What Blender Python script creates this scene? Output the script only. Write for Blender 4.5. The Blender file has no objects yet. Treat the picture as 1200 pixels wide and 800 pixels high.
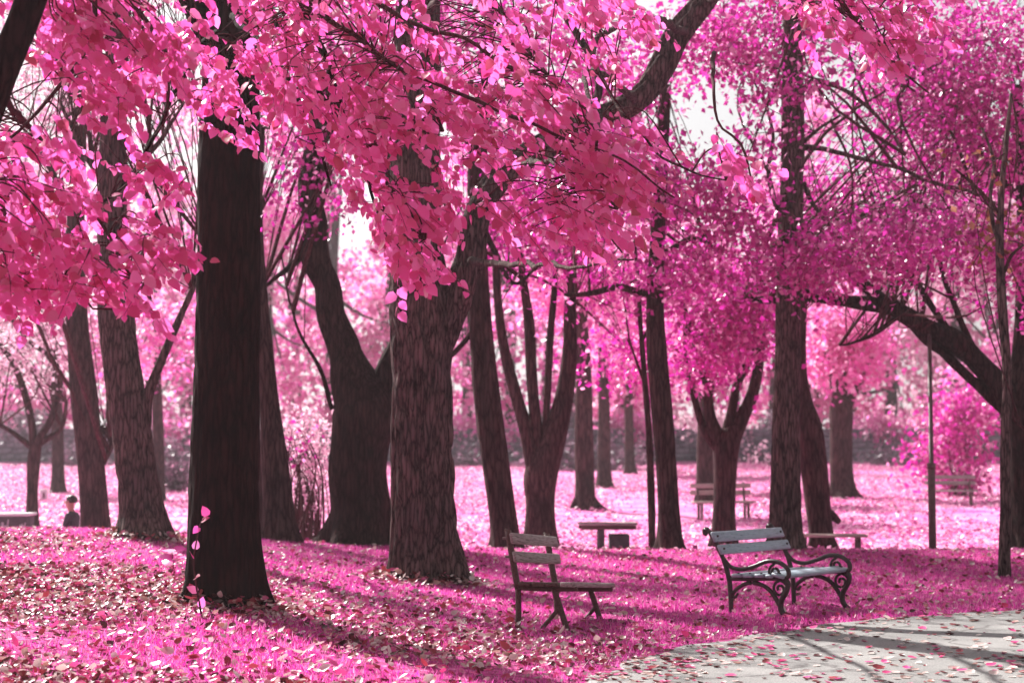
import bpy, bmesh, math, random
import numpy as np
from mathutils import Vector, Matrix

random.seed(11)
rng = np.random.default_rng(11)
SC = bpy.context.scene
COL = SC.collection

# ------------------------------------------------------------------ camera
CAM_Z = 1.62
TILT = math.atan(125 / 2000)
F = 2000.0                       # focal length in photo pixels (photo is 1200 x 800)
cam_d = bpy.data.cameras.new('camera')
cam_d.sensor_width = 36.0
cam_d.lens = 60.0
cam_d.clip_start = 0.1
cam_d.clip_end = 3000
cam_d.dof.use_dof = True
cam_d.dof.focus_distance = 13.5
cam_d.dof.aperture_fstop = 2.1
cam_d.dof.aperture_blades = 0
cam = bpy.data.objects.new('camera', cam_d)
COL.objects.link(cam)
cam.location = (0, 0, CAM_Z)
cam.rotation_euler = (math.pi / 2 + TILT, 0, 0)
SC.camera = cam

# ------------------------------------------------------------------ sky, sun, exposure
SUN_AZ = math.radians(-36)       # left of the view direction (+Y), behind the trees
SUN_EL = math.radians(39)
w = bpy.data.worlds.new('World')
SC.world = w
w.use_nodes = True
nt = w.node_tree
bg = nt.nodes['Background']
sky = nt.nodes.new('ShaderNodeTexSky')
sky.sky_type = 'NISHITA'
sky.sun_disc = False
sky.sun_elevation = SUN_EL
sky.sun_rotation = SUN_AZ
sky.air_density = 1.0
sky.dust_density = 4.0
sky.ozone_density = 1.0
hs = nt.nodes.new('ShaderNodeHueSaturation')
hs.inputs['Saturation'].default_value = 0.12
nt.links.new(sky.outputs[0], hs.inputs['Color'])
nt.links.new(hs.outputs[0], bg.inputs['Color'])
bg.inputs['Strength'].default_value = 0.06
sun_d = bpy.data.lights.new('sun', 'SUN')
sun_d.energy = 5.0
sun_d.angle = math.radians(0.55)
sun_d.color = (1.0, 0.96, 0.92)
sun = bpy.data.objects.new('sun', sun_d)
COL.objects.link(sun)
SUN = Vector((math.sin(SUN_AZ) * math.cos(SUN_EL), math.cos(SUN_AZ) * math.cos(SUN_EL), math.sin(SUN_EL)))
sun.rotation_euler = SUN.to_track_quat('Z', 'Y').to_euler()
sun.location = SUN * 60
SC.view_settings.view_transform = 'Standard'
SC.view_settings.look = 'None'
SC.view_settings.gamma = 1.0
SC.view_settings.exposure = 1.18
SC.cycles.max_bounces = 7
SC.cycles.transparent_max_bounces = 6
SC.cycles.transmission_bounces = 5
SC.cycles.diffuse_bounces = 4
SC.cycles.volume_bounces = 0
HAZE = 0.0006

# ------------------------------------------------------------------ terrain height and pixel helpers
def sst(t):
    t = np.clip(t, 0, 1)
    return t * t * (3 - 2 * t)

def gz(x, y):
    x = np.asarray(x, float); y = np.asarray(y, float)
    g = sst((y + 2) / 20.0) * (1 - sst((y - 23.0) / 8.5))
    z = 0.49 * sst((0.8 - x) / 7.5) * g
    z = z + 0.10 * np.exp(-((y - 24.6) / 1.9) ** 2) * sst((x + 3) / 3)
    dip = sst((y - 25.5) / 4) * (1 - sst((y - 33) / 14))
    z = z - 0.17 * dip
    z = z + 0.75 * sst((y - 48) / 44.0)
    z = z + 1.7 * sst((y - 93.2) / 1.0)
    z = z + 0.02 * np.sin(x * 1.7 + y * .6) * np.sin(y * 1.1 - x * .4) * sst((y - 26) / 10)
    return z

def pt(px, py, Y):
    dx = (px - 600) / F; dy = (400 - py) / F
    d = np.array([dx, math.cos(TILT) - dy * math.sin(TILT), math.sin(TILT) + dy * math.cos(TILT)])
    return np.array([0, 0, CAM_Z]) + d * (Y / d[1])

def gpt(px, py, y0=7.0, y1=140.0):
    prev = y0
    for Y in np.arange(y0, y1, 0.1):
        p = pt(px, py, Y)
        if p[2] < gz(p[0], p[1]):
            return np.array([p[0], p[1], float(gz(p[0], p[1]))])
    p = pt(px, py, y1)
    return np.array([p[0], p[1], float(gz(p[0], p[1]))])

def project(P):
    P = np.asarray(P, float)
    r = P - np.array([0, 0, CAM_Z])
    f = r[..., 1] * math.cos(TILT) + r[..., 2] * math.sin(TILT)
    u = -r[..., 1] * math.sin(TILT) + r[..., 2] * math.cos(TILT)
    return 600 + F * r[..., 0] / f, 400 - F * u / f

# ------------------------------------------------------------------ value noise
def _h(i, j, k, s):
    n = (i * 374761393 + j * 668265263 + k * 2147483647 + s * 974711) & 0xffffffff
    n = ((n ^ (n >> 13)) * 1274126177) & 0xffffffff
    return ((n ^ (n >> 16)) & 0xffff) / 65535.0

def vnoise(p, s=0):
    p = np.asarray(p, float)
    i = np.floor(p).astype(np.int64); f = p - i
    f = f * f * (3 - 2 * f)
    out = 0
    for a in (0, 1):
        for b in (0, 1):
            for c in (0, 1):
                wgt = (f[..., 0] if a else 1 - f[..., 0]) * (f[..., 1] if b else 1 - f[..., 1]) * (f[..., 2] if c else 1 - f[..., 2])
                out = out + wgt * _h(i[..., 0] + a, i[..., 1] + b, i[..., 2] + c, s)
    return out

# ------------------------------------------------------------------ object helpers
def tag(o, label=None, cat=None, group=None, kind=None):
    if label: o['label'] = label
    if cat: o['category'] = cat
    if group: o['group'] = group
    if kind: o['kind'] = kind
    return o

def empty(name, loc, rz=0.0):
    o = bpy.data.objects.new(name, None)
    COL.objects.link(o)
    o.location = loc
    o.rotation_euler = (0, 0, rz)
    o.empty_display_size = 0.2
    return o

def np_mesh(name, V, faces, mat, smooth=True):
    """faces: list of (n,k) int arrays"""
    me = bpy.data.meshes.new(name)
    V = np.asarray(V, np.float32)
    me.vertices.add(len(V)); me.vertices.foreach_set('co', V.ravel())
    faces = [np.asarray(f, np.int32) for f in faces if len(f)]
    loops = np.concatenate([f.ravel() for f in faces])
    tot = np.concatenate([np.full(len(f), f.shape[1], np.int32) for f in faces])
    start = np.concatenate([[0], np.cumsum(tot)[:-1]]).astype(np.int32)
    me.loops.add(len(loops)); me.loops.foreach_set('vertex_index', loops)
    me.polygons.add(len(tot)); me.polygons.foreach_set('loop_start', start)
    me.update(calc_edges=True)
    if smooth:
        me.polygons.foreach_set('use_smooth', np.ones(len(tot), bool))
    me.validate()
    me.materials.append(mat)
    return me

def link(name, me, parent=None, loc=(0, 0, 0)):
    o = bpy.data.objects.new(name, me)
    COL.objects.link(o)
    o.location = loc
    if parent is not None:
        o.parent = parent
    return o

class Acc:
    """collects numpy verts/faces for one mesh"""
    def __init__(s): s.V = []; s.Q = []; s.T = []; s.n = 0
    def add(s, V, Q=None, T=None):
        V = np.asarray(V, float)
        if Q is not None and len(Q): s.Q.append(np.asarray(Q) + s.n)
        if T is not None and len(T): s.T.append(np.asarray(T) + s.n)
        s.V.append(V); s.n += len(V)
        return s
    def build(s, name, mat, parent=None, origin=(0, 0, 0), smooth=True):
        V = np.concatenate(s.V) - np.asarray(origin, float)
        F_ = []
        if s.Q: F_.append(np.concatenate(s.Q))
        if s.T: F_.append(np.concatenate(s.T))
        return link(name, np_mesh(name, V, F_, mat, smooth), parent)
    def box(s, c, size, R=None, bev=0.0):
        sx, sy, sz = [v / 2 for v in size]
        if bev <= 0:
            V = np.array([[x * sx, y * sy, z * sz] for x in (-1, 1) for y in (-1, 1) for z in (-1, 1)])
            Q = [[0, 1, 3, 2], [4, 6, 7, 5], [0, 4, 5, 1], [2, 3, 7, 6], [0, 2, 6, 4], [1, 5, 7, 3]]
            T = None
        else:
            bm = bmesh.new()
            bmesh.ops.create_cube(bm, size=1)
            bmesh.ops.scale(bm, vec=size, verts=bm.verts)
            bmesh.ops.bevel(bm, geom=list(bm.edges), offset=bev, segments=1, affect='EDGES')
            bmesh.ops.triangulate(bm, faces=bm.faces)
            bm.verts.index_update()
            V = np.array([v.co[:] for v in bm.verts]); T = np.array([[v.index for v in f.verts] for f in bm.faces]); Q = None
            bm.free()
        if R is not None: V = V @ np.asarray(R).T
        return s.add(V + np.asarray(c, float), Q, T)

def catmull(P, n):
    P = np.asarray(P, float)
    if len(P) == 2:
        t = np.linspace(0, 1, n)[:, None]
        return P[0] * (1 - t) + P[1] * t
    Q = np.vstack([2 * P[0] - P[1], P, 2 * P[-1] - P[-2]])
    seg = np.linalg.norm(np.diff(P[:, :3], axis=0), axis=1)
    cum = np.concatenate([[0], np.cumsum(seg)]); cum /= cum[-1]
    out = []
    for u in np.linspace(0, 1, n):
        k = min(np.searchsorted(cum, u, side='right') - 1, len(P) - 2)
        t = (u - cum[k]) / max(cum[k + 1] - cum[k], 1e-9)
        p0, p1, p2, p3 = Q[k], Q[k + 1], Q[k + 2], Q[k + 3]
        out.append(0.5 * (2 * p1 + (p2 - p0) * t + (2 * p0 - 5 * p1 + 4 * p2 - p3) * t * t + (3 * p1 - p0 - 3 * p2 + p3) * t ** 3))
    return np.array(out)

def tube(P, R, segs=8, bark=0.0, lump=0.0, seed=0, freq=9.0, cap=True):
    P = np.asarray(P, float); R = np.asarray(R, float); n = len(P)
    T = np.gradient(P, axis=0); T /= np.linalg.norm(T, axis=1)[:, None] + 1e-9
    ref = np.array([0, 1.0, 0]) if abs(T[:, 1]).mean() < .8 else np.array([1.0, 0, 0])
    A = np.cross(T, ref); A /= np.linalg.norm(A, axis=1)[:, None] + 1e-9
    B = np.cross(T, A)
    th = np.linspace(0, 2 * math.pi, segs, endpoint=False)
    D = A[:, None, :] * np.cos(th)[None, :, None] + B[:, None, :] * np.sin(th)[None, :, None]
    rr = np.repeat(R[:, None], segs, 1)
    V = P[:, None, :] + D * rr[..., None]
    if lump > 0:
        q = V / (max(R.max(), .02) * 2.2)
        rr = rr * (1 + lump * (vnoise(q * [1, 1, .6], seed) - .5) * 2)
    if bark > 0:
        ln = np.concatenate([[0], np.cumsum(np.linalg.norm(np.diff(P, axis=0), axis=1))])
        q = np.stack([np.repeat(np.cos(th)[None], n, 0) * R.mean() * freq, np.repeat(np.sin(th)[None], n, 0) * R.mean() * freq,
                      np.repeat(ln[:, None], segs, 1) * freq * .16], -1)
        wv = vnoise(q * [.7, .7, 3.0], seed + 5) - .5
        q = q + wv[..., None] * np.array([.5, .5, 0])
        a = vnoise(q, seed + 9); b = vnoise(q * [2.1, 2.1, 2.3], seed + 13)
        ridge = np.abs(2 * a - 1) ** .6 + .4 * b
        rr = rr + bark * (ridge - .7)
    V = P[:, None, :] + D * rr[..., None]
    V = V.reshape(-1, 3)
    i = np.arange(n - 1)[:, None] * segs; j = np.arange(segs)[None]; j2 = (j + 1) % segs
    Q = np.stack([i + j, i + j2, i + segs + j2, i + segs + j], -1).reshape(-1, 4)
    Tt = None
    if cap:
        V = np.vstack([V, P[0], P[-1]])
        c0, c1 = n * segs, n * segs + 1
        jj = np.arange(segs); jn = (jj + 1) % segs
        Tt = np.vstack([np.stack([np.full(segs, c0), jn, jj], 1), np.stack([np.full(segs, c1), (n - 1) * segs + jj, (n - 1) * segs + jn], 1)])
    return V, Q, Tt

# leaf shapes: x along the leaf, y across, z normal
LEAF_V = np.array([[-.28, 0, .03], [0, 0, 0], [.3, 0, -.03], [.66, 0, -.05], [1.1, 0, -.2],
                   [.0, .26, .07], [.30, .46, .07], [.70, .33, -.01],
                   [.0, -.26, .05], [.30, -.46, .03], [.70, -.33, -.05], [-.28, .02, .03], [0, .02, 0]])
LEAF_T = np.array([[1, 2, 5], [2, 6, 5], [2, 3, 6], [3, 7, 6], [3, 4, 7],
                   [1, 8, 2], [2, 8, 9], [2, 9, 3], [3, 9, 10], [3, 10, 4], [0, 1, 12], [0, 12, 11]])
CURL_V = np.array([[0, 0, .05], [.3, 0, -.01], [.65, 0, -.01], [1, 0, .14], [.05, .22, .14], [.35, .36, .16], [.72, .22, .15],
                   [.05, -.24, .08], [.35, -.38, .06], [.72, -.24, .1]])
CURL_T = np.array([[0, 1, 4], [1, 5, 4], [1, 2, 5], [2, 6, 5], [2, 3, 6], [0, 7, 1], [1, 7, 8], [1, 8, 2], [2, 8, 9], [2, 9, 3]])
QUAD_V = np.array([[0, 0, 0], [.45, .36, .07], [1, 0, -.08], [.5, -.36, .05]])
QUAD_T = np.array([[0, 1, 2], [0, 2, 3]])

def norm(v): return v / (np.linalg.norm(v, axis=-1, keepdims=True) + 1e-9)

def frames(A, N):
    A = norm(A); B = norm(np.cross(N, A)); C = np.cross(A, B)
    return A, B, C

def scatter(P, A, N, size, TV, TT):
    A, B, C = frames(A, N)
    size = np.asarray(size)[:, None, None]
    V = P[:, None, :] + size * (TV[None, :, 0:1] * A[:, None] + TV[None, :, 1:2] * B[:, None] + TV[None, :, 2:3] * C[:, None])
    k = len(TV)
    T = TT[None] + (np.arange(len(P)) * k)[:, None, None]
    return V.reshape(-1, 3), T.reshape(-1, TT.shape[1])

# ------------------------------------------------------------------ materials
def new_mat(name):
    m = bpy.data.materials.new(name); m.use_nodes = True
    nt = m.node_tree
    return m, nt, nt.nodes['Principled BSDF'], nt.nodes['Material Output']

def ramp(nt, stops, interp='LINEAR'):
    r = nt.nodes.new('ShaderNodeValToRGB')
    r.color_ramp.interpolation = interp
    el = r.color_ramp.elements
    while len(el) < len(stops): el.new(0.5)
    for e, (p, c) in zip(el, stops):
        e.position = p; e.color = (*c, 1)
    return r

def leaf_mat(name, stops, trans=0.55, rough=0.4, spec=0.5, through=None):
    m, nt, b, out = new_mat(name)
    geo = nt.nodes.new('ShaderNodeNewGeometry'); oi = nt.nodes.new('ShaderNodeObjectInfo')
    add = nt.nodes.new('ShaderNodeMath'); add.operation = 'ADD'
    fr = nt.nodes.new('ShaderNodeMath'); fr.operation = 'FRACT'
    nt.links.new(geo.outputs['Random Per Island'], add.inputs[0]); nt.links.new(oi.outputs['Random'], add.inputs[1])
    nt.links.new(add.outputs[0], fr.inputs[0])
    r = ramp(nt, stops)
    nt.links.new(fr.outputs[0], r.inputs[0])
    tc = nt.nodes.new('ShaderNodeTexCoord')
    no = nt.nodes.new('ShaderNodeTexNoise'); no.inputs['Scale'].default_value = 45; no.inputs['Detail'].default_value = 2
    nt.links.new(tc.outputs['Object'], no.inputs['Vector'])
    mx = nt.nodes.new('ShaderNodeMixRGB'); mx.blend_type = 'MULTIPLY'; mx.inputs[0].default_value = .35
    nr = ramp(nt, [(.3, (.55, .45, .5)), (.7, (1, 1, 1))])
    nt.links.new(no.outputs[0], nr.inputs[0])
    nt.links.new(r.outputs[0], mx.inputs[1]); nt.links.new(nr.outputs[0], mx.inputs[2])
    nt.links.new(mx.outputs[0], b.inputs['Base Color'])
    b.inputs['Roughness'].default_value = rough
    b.inputs['Specular IOR Level'].default_value = spec
    t = nt.nodes.new('ShaderNodeBsdfTranslucent')
    if through:          # light passing through the blade comes out cooler than the light it reflects
        r2 = ramp(nt, through); nt.links.new(fr.outputs[0], r2.inputs[0]); nt.links.new(r2.outputs[0], t.inputs['Color'])
    else:
        nt.links.new(mx.outputs[0], t.inputs['Color'])
    ms = nt.nodes.new('ShaderNodeMixShader'); ms.inputs[0].default_value = trans
    nt.links.new(b.outputs[0], ms.inputs[1]); nt.links.new(t.outputs[0], ms.inputs[2])
    nt.links.new(ms.outputs[0], out.inputs['Surface'])
    return m

CORAL = leaf_mat('coral_leaf', [(0, (.40, .06, .09)), (.3, (.66, .12, .20)), (.7, (.80, .18, .32)), (.88, (.90, .36, .50)), (1, (.36, .08, .06))], .52, .28, .8,
                 [(0, (.70, .06, .28)), (.35, (.94, .12, .56)), (.85, (.97, .28, .74)), (1, (.55, .07, .16))])
MAGENTA = leaf_mat('magenta_leaf', [(0, (.36, .012, .20)), (.4, (.60, .025, .36)), (.75, (.80, .07, .48)), (1, (.88, .48, .66))], .52, .3, .7)
ROSE = leaf_mat('rose_leaf', [(0, (.72, .10, .44)), (.45, (.88, .24, .58)), (.8, (.92, .44, .68)), (1, (.90, .70, .78))], .55, .4)  # pink for farther crowns, sunlit haze put into the lighter colour
PALE = leaf_mat('pale_leaf', [(0, (.66, .42, .50)), (.5, (.85, .52, .66)), (1, (.85, .76, .77))], .5, .45)  # greyer pink, also lightened in the colour for sunlit haze
LITTER = leaf_mat('fallen_leaf_litter', [(0, (.05, .008, .010)), (.2, (.17, .022, .026)), (.36, (.38, .05, .07)), (.46, (.70, .08, .24)), (.57, (.82, .16, .40)), (.64, (.42, .20, .16)), (.72, (.62, .40, .35)), (.85, (.76, .62, .58)), (1, (.84, .78, .73))], .2, .4)  # mixed leaf tones, contrast widened to carry shadows and lit curled edges
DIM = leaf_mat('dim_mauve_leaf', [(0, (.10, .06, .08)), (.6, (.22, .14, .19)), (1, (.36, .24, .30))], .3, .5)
BROWN = leaf_mat('dry_brown_leaf', [(0, (.16, .05, .03)), (.6, (.32, .11, .06)), (1, (.50, .26, .16))], .4, .45)
GRASS = leaf_mat('pink_grass', [(0, (.56, .02, .30)), (.4, (.78, .06, .46)), (.8, (.88, .20, .56)), (1, (.88, .50, .64))], .5, .4)
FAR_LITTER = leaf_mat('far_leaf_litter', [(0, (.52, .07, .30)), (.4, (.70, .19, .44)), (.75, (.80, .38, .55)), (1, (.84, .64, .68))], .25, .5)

def bark_mat(name, c0, c1, sc=1.0, bump=0.5):
    m, nt, b, out = new_mat(name)
    tc = nt.nodes.new('ShaderNodeTexCoord')
    mp = nt.nodes.new('ShaderNodeMapping'); mp.inputs['Scale'].default_value = (14 * sc, 14 * sc, 2.2 * sc)
    nt.links.new(tc.outputs['Object'], mp.inputs[0])
    n1 = nt.nodes.new('ShaderNodeTexNoise'); n1.inputs['Scale'].default_value = 1.6; n1.inputs['Detail'].default_value = 6; n1.inputs['Roughness'].default_value = .65
    v = nt.nodes.new('ShaderNodeTexVoronoi'); v.feature = 'DISTANCE_TO_EDGE'; v.inputs['Scale'].default_value = 1.5
    nt.links.new(mp.outputs[0], n1.inputs['Vector']); 
    dm = nt.nodes.new('ShaderNodeVectorMath'); dm.operation = 'ADD'
    nt.links.new(mp.outputs[0], dm.inputs[0]); nt.links.new(n1.outputs['Color'], dm.inputs[1])
    nt.links.new(dm.outputs[0], v.inputs['Vector'])
    mul = nt.nodes.new('ShaderNodeMath'); mul.operation = 'MULTIPLY_ADD'
    mul.inputs[1].default_value = 1.5
    half = nt.nodes.new('ShaderNodeMath'); half.operation = 'MULTIPLY'; half.inputs[1].default_value = .45
    nt.links.new(n1.outputs[0], half.inputs[0])
    nt.links.new(v.outputs['Distance'], mul.inputs[0]); nt.links.new(half.outputs[0], mul.inputs[2])
    r = ramp(nt, [(.20, c0), (.40, tuple(a * .45 + b_ * .55 for a, b_ in zip(c0, c1))), (.75, c1)])  # furrow shade painted into the colour: dark at cell edges, paler on ridges
    nt.links.new(mul.outputs[0], r.inputs[0])
    nl = nt.nodes.new('ShaderNodeTexNoise'); nl.inputs['Scale'].default_value = 1.7; nl.inputs['Detail'].default_value = 3
    nt.links.new(tc.outputs['Object'], nl.inputs['Vector'])
    mx = nt.nodes.new('ShaderNodeMixRGB'); mx.blend_type = 'MULTIPLY'; mx.inputs[0].default_value = .6
    rl = ramp(nt, [(.35, (.5, .45, .5)), (.65, (1.1, 1.0, .95))])
    nt.links.new(nl.outputs[0], rl.inputs[0]); nt.links.new(r.outputs[0], mx.inputs[1]); nt.links.new(rl.outputs[0], mx.inputs[2])
    nt.links.new(mx.outputs[0], b.inputs['Base Color'])
    b.inputs['Roughness'].default_value = .92
    b.inputs['Specular IOR Level'].default_value = .06
    bp = nt.nodes.new('ShaderNodeBump'); bp.inputs['Strength'].default_value = bump; bp.inputs['Distance'].default_value = .03
    nt.links.new(mul.outputs[0], bp.inputs['Height']); nt.links.new(bp.outputs[0], b.inputs['Normal'])
    return m

BARK_DARK = bark_mat('dark_maroon_bark', (.006, .002, .002), (.034, .012, .012), .8, .8)
BARK = bark_mat('furrowed_brown_bark', (.010, .006, .006), (.22, .16, .15), 1.0, 1.0)
BARK_MID = bark_mat('dark_brown_bark', (.008, .004, .004), (.075, .042, .040), .8, .9)
BARK_FAR = bark_mat('grey_brown_bark', (.02, .010, .011), (.10, .06, .06), .7, .6)
TWIG = bark_mat('twig_bark', (.04, .014, .018), (.13, .05, .06), 1.5, .2)

def noise_mat(name, stops, scale=8, rough=.8, bump=0.0, detail=6, spec=.3, vec=(1, 1, 1), bscale=None):
    m, nt, b, out = new_mat(name)
    tc = nt.nodes.new('ShaderNodeTexCoord')
    mp = nt.nodes.new('ShaderNodeMapping'); mp.inputs['Scale'].default_value = vec
    nt.links.new(tc.outputs['Object'], mp.inputs[0])
    n = nt.nodes.new('ShaderNodeTexNoise'); n.inputs['Scale'].default_value = scale; n.inputs['Detail'].default_value = detail
    n.inputs['Roughness'].default_value = .65
    nt.links.new(mp.outputs[0], n.inputs['Vector'])
    r = ramp(nt, stops)
    nt.links.new(n.outputs[0], r.inputs[0]); nt.links.new(r.outputs[0], b.inputs['Base Color'])
    b.inputs['Roughness'].default_value = rough; b.inputs['Specular IOR Level'].default_value = spec
    if bump:
        n2 = nt.nodes.new('ShaderNodeTexNoise'); n2.inputs['Scale'].default_value = bscale or scale * 3; n2.inputs['Detail'].default_value = 5
        nt.links.new(mp.outputs[0], n2.inputs['Vector'])
        bp = nt.nodes.new('ShaderNodeBump'); bp.inputs['Strength'].default_value = bump; bp.inputs['Distance'].default_value = .01
        nt.links.new(n2.outputs[0], bp.inputs['Height']); nt.links.new(bp.outputs[0], b.inputs['Normal'])
    return m

IRON = noise_mat('dark_cast_iron', [(.3, (.018, .010, .011)), (.7, (.05, .026, .026))], 14, .45, .3, spec=.5)
PAINTED = noise_mat('weathered_blue_grey_paint', [(.30, (.05, .05, .055)), (.40, (.27, .34, .39)), (.7, (.40, .48, .54))], 9, .38, .35, vec=(1.2, 9, 9), spec=.6)
GREYWOOD = noise_mat('weathered_grey_wood', [(.32, (.13, .10, .09)), (.5, (.34, .30, .28)), (.72, (.46, .42, .39))], 7, .7, .5, vec=(1, 12, 12))
BROWNWOOD = noise_mat('dark_brown_wood', [(.3, (.045, .02, .018)), (.7, (.15, .085, .075))], 7, .6, .4, vec=(1, 12, 12))
PALEWOOD = noise_mat('pale_bench_wood', [(.3, (.32, .25, .22)), (.7, (.58, .48, .43))], 6, .7, .3, vec=(1, 8, 8))
CONCRETE = noise_mat('dark_concrete', [(.3, (.07, .06, .065)), (.7, (.13, .12, .125))], 6, .85, .4)
WHITE = noise_mat('white_paint', [(.3, (.62, .6, .6)), (.7, (.8, .78, .78))], 5, .6)
METAL = noise_mat('rusty_grey_metal', [(.3, (.09, .06, .06)), (.7, (.18, .13, .12))], 12, .55, .2)
STONE = noise_mat('blue_grey_wall_stone', [(.35, (.07, .07, .085)), (.65, (.26, .26, .28))], 1.1, .85, .5)
MORTAR = noise_mat('wall_mortar', [(.3, (.10, .10, .12)), (.7, (.17, .17, .19))], 5, .9)
GRAFFITI = noise_mat('pale_graffiti_paint', [(.3, (.45, .42, .44)), (.7, (.6, .58, .6))], 8, .7)
SKIN = noise_mat('skin', [(.3, (.45, .24, .18)), (.7, (.55, .32, .25))], 9, .5)
HAIR = noise_mat('dark_hair', [(.3, (.02, .012, .01)), (.7, (.05, .03, .025))], 30, .5)
COAT = noise_mat('dark_jacket_cloth', [(.3, (.03, .026, .035)), (.7, (.06, .05, .065))], 20, .8, .3)
TROUSER = noise_mat('dark_trouser_cloth', [(.3, (.03, .03, .04)), (.7, (.05, .05, .07))], 20, .8)

def ground_mat():
    m, nt, b, out = new_mat('pink_meadow_ground')
    geo = nt.nodes.new('ShaderNodeNewGeometry')
    sep = nt.nodes.new('ShaderNodeSeparateXYZ'); nt.links.new(geo.outputs['Position'], sep.inputs[0])
    n1 = nt.nodes.new('ShaderNodeTexNoise'); n1.inputs['Scale'].default_value = 9; n1.inputs['Detail'].default_value = 6
    nt.links.new(geo.outputs['Position'], n1.inputs['Vector'])
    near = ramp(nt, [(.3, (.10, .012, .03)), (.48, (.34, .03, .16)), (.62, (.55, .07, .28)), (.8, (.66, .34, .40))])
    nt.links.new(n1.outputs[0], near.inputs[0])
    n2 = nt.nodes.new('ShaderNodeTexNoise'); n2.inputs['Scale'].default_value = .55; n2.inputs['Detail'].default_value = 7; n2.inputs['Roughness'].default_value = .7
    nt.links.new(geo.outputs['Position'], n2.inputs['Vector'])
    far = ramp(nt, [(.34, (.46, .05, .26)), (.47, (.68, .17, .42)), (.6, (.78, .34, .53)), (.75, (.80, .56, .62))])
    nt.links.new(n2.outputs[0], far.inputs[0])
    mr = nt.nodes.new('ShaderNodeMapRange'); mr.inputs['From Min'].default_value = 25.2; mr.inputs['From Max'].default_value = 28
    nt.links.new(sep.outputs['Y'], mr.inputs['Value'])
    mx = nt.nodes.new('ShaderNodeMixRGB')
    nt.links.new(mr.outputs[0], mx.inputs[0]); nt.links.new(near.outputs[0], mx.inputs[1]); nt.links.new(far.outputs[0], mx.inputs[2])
    nt.links.new(mx.outputs[0], b.inputs['Base Color'])
    b.inputs['Roughness'].default_value = .9; b.inputs['Specular IOR Level'].default_value = .2
    bp = nt.nodes.new('ShaderNodeBump'); bp.inputs['Strength'].default_value = .6; bp.inputs['Distance'].default_value = .03
    nt.links.new(n1.outputs[0], bp.inputs['Height']); nt.links.new(bp.outputs[0], b.inputs['Normal'])
    return m
GROUND = ground_mat()

def path_mat():
    m, nt, b, out = new_mat('grey_asphalt_path')
    geo = nt.nodes.new('ShaderNodeNewGeometry')
    n1 = nt.nodes.new('ShaderNodeTexNoise'); n1.inputs['Scale'].default_value = 1.3; n1.inputs['Detail'].default_value = 5
    n2 = nt.nodes.new('ShaderNodeTexNoise'); n2.inputs['Scale'].default_value = 70; n2.inputs['Detail'].default_value = 3
    vo = nt.nodes.new('ShaderNodeTexVoronoi'); vo.feature = 'DISTANCE_TO_EDGE'; vo.inputs['Scale'].default_value = .55
    dm = nt.nodes.new('ShaderNodeVectorMath'); dm.operation = 'ADD'
    nt.links.new(geo.outputs['Position'], dm.inputs[0]); nt.links.new(n1.outputs['Color'], dm.inputs[1])
    nt.links.new(dm.outputs[0], vo.inputs['Vector'])
    for n in (n1, n2): nt.links.new(geo.outputs['Position'], n.inputs['Vector'])
    r1 = ramp(nt, [(.3, (.17, .165, .16)), (.7, (.31, .30, .29))])
    nt.links.new(n1.outputs[0], r1.inputs[0])
    r2 = ramp(nt, [(.35, (.55, .55, .55)), (.6, (1.05, 1.05, 1.05))]); nt.links.new(n2.outputs[0], r2.inputs[0])
    mx = nt.nodes.new('ShaderNodeMixRGB'); mx.blend_type = 'MULTIPLY'; mx.inputs[0].default_value = .8
    nt.links.new(r1.outputs[0], mx.inputs[1]); nt.links.new(r2.outputs[0], mx.inputs[2])
    rc = ramp(nt, [(0, (.25, .22, .22)), (.018, (1, 1, 1))]); nt.links.new(vo.outputs['Distance'], rc.inputs[0])
    mx2 = nt.nodes.new('ShaderNodeMixRGB'); mx2.blend_type = 'MULTIPLY'; mx2.inputs[0].default_value = .8
    nt.links.new(mx.outputs[0], mx2.inputs[1]); nt.links.new(rc.outputs[0], mx2.inputs[2])
    nt.links.new(mx2.outputs[0], b.inputs['Base Color'])
    b.inputs['Roughness'].default_value = .8
    bp = nt.nodes.new('ShaderNodeBump'); bp.inputs['Strength'].default_value = .7; bp.inputs['Distance'].default_value = .008
    nt.links.new(n2.outputs[0], bp.inputs['Height']); nt.links.new(bp.outputs[0], b.inputs['Normal'])
    return m
ASPHALT = path_mat()

# ------------------------------------------------------------------ ground sheet, path
def axis(lo, hi, step, far, n):
    mid = np.arange(lo, hi, step)
    g = np.geomspace(step, far - hi, n)
    g2 = np.geomspace(step, far + lo if lo > 0 else far - abs(lo), n)
    return np.concatenate([(lo - g2)[::-1], mid, hi + g])
gx = axis(-14, 14, .2, 900, 45)
gy = axis(-4, 40, .2, 1200, 90)
GX, GY = np.meshgrid(gx, gy)
rough = .035 * (vnoise(np.stack([GX * 1.1, GY * 1.1, GX * 0], -1), 3) - .5) + .02 * (vnoise(np.stack([GX * 3, GY * 3, GX * 0], -1), 4) - .5)
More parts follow.
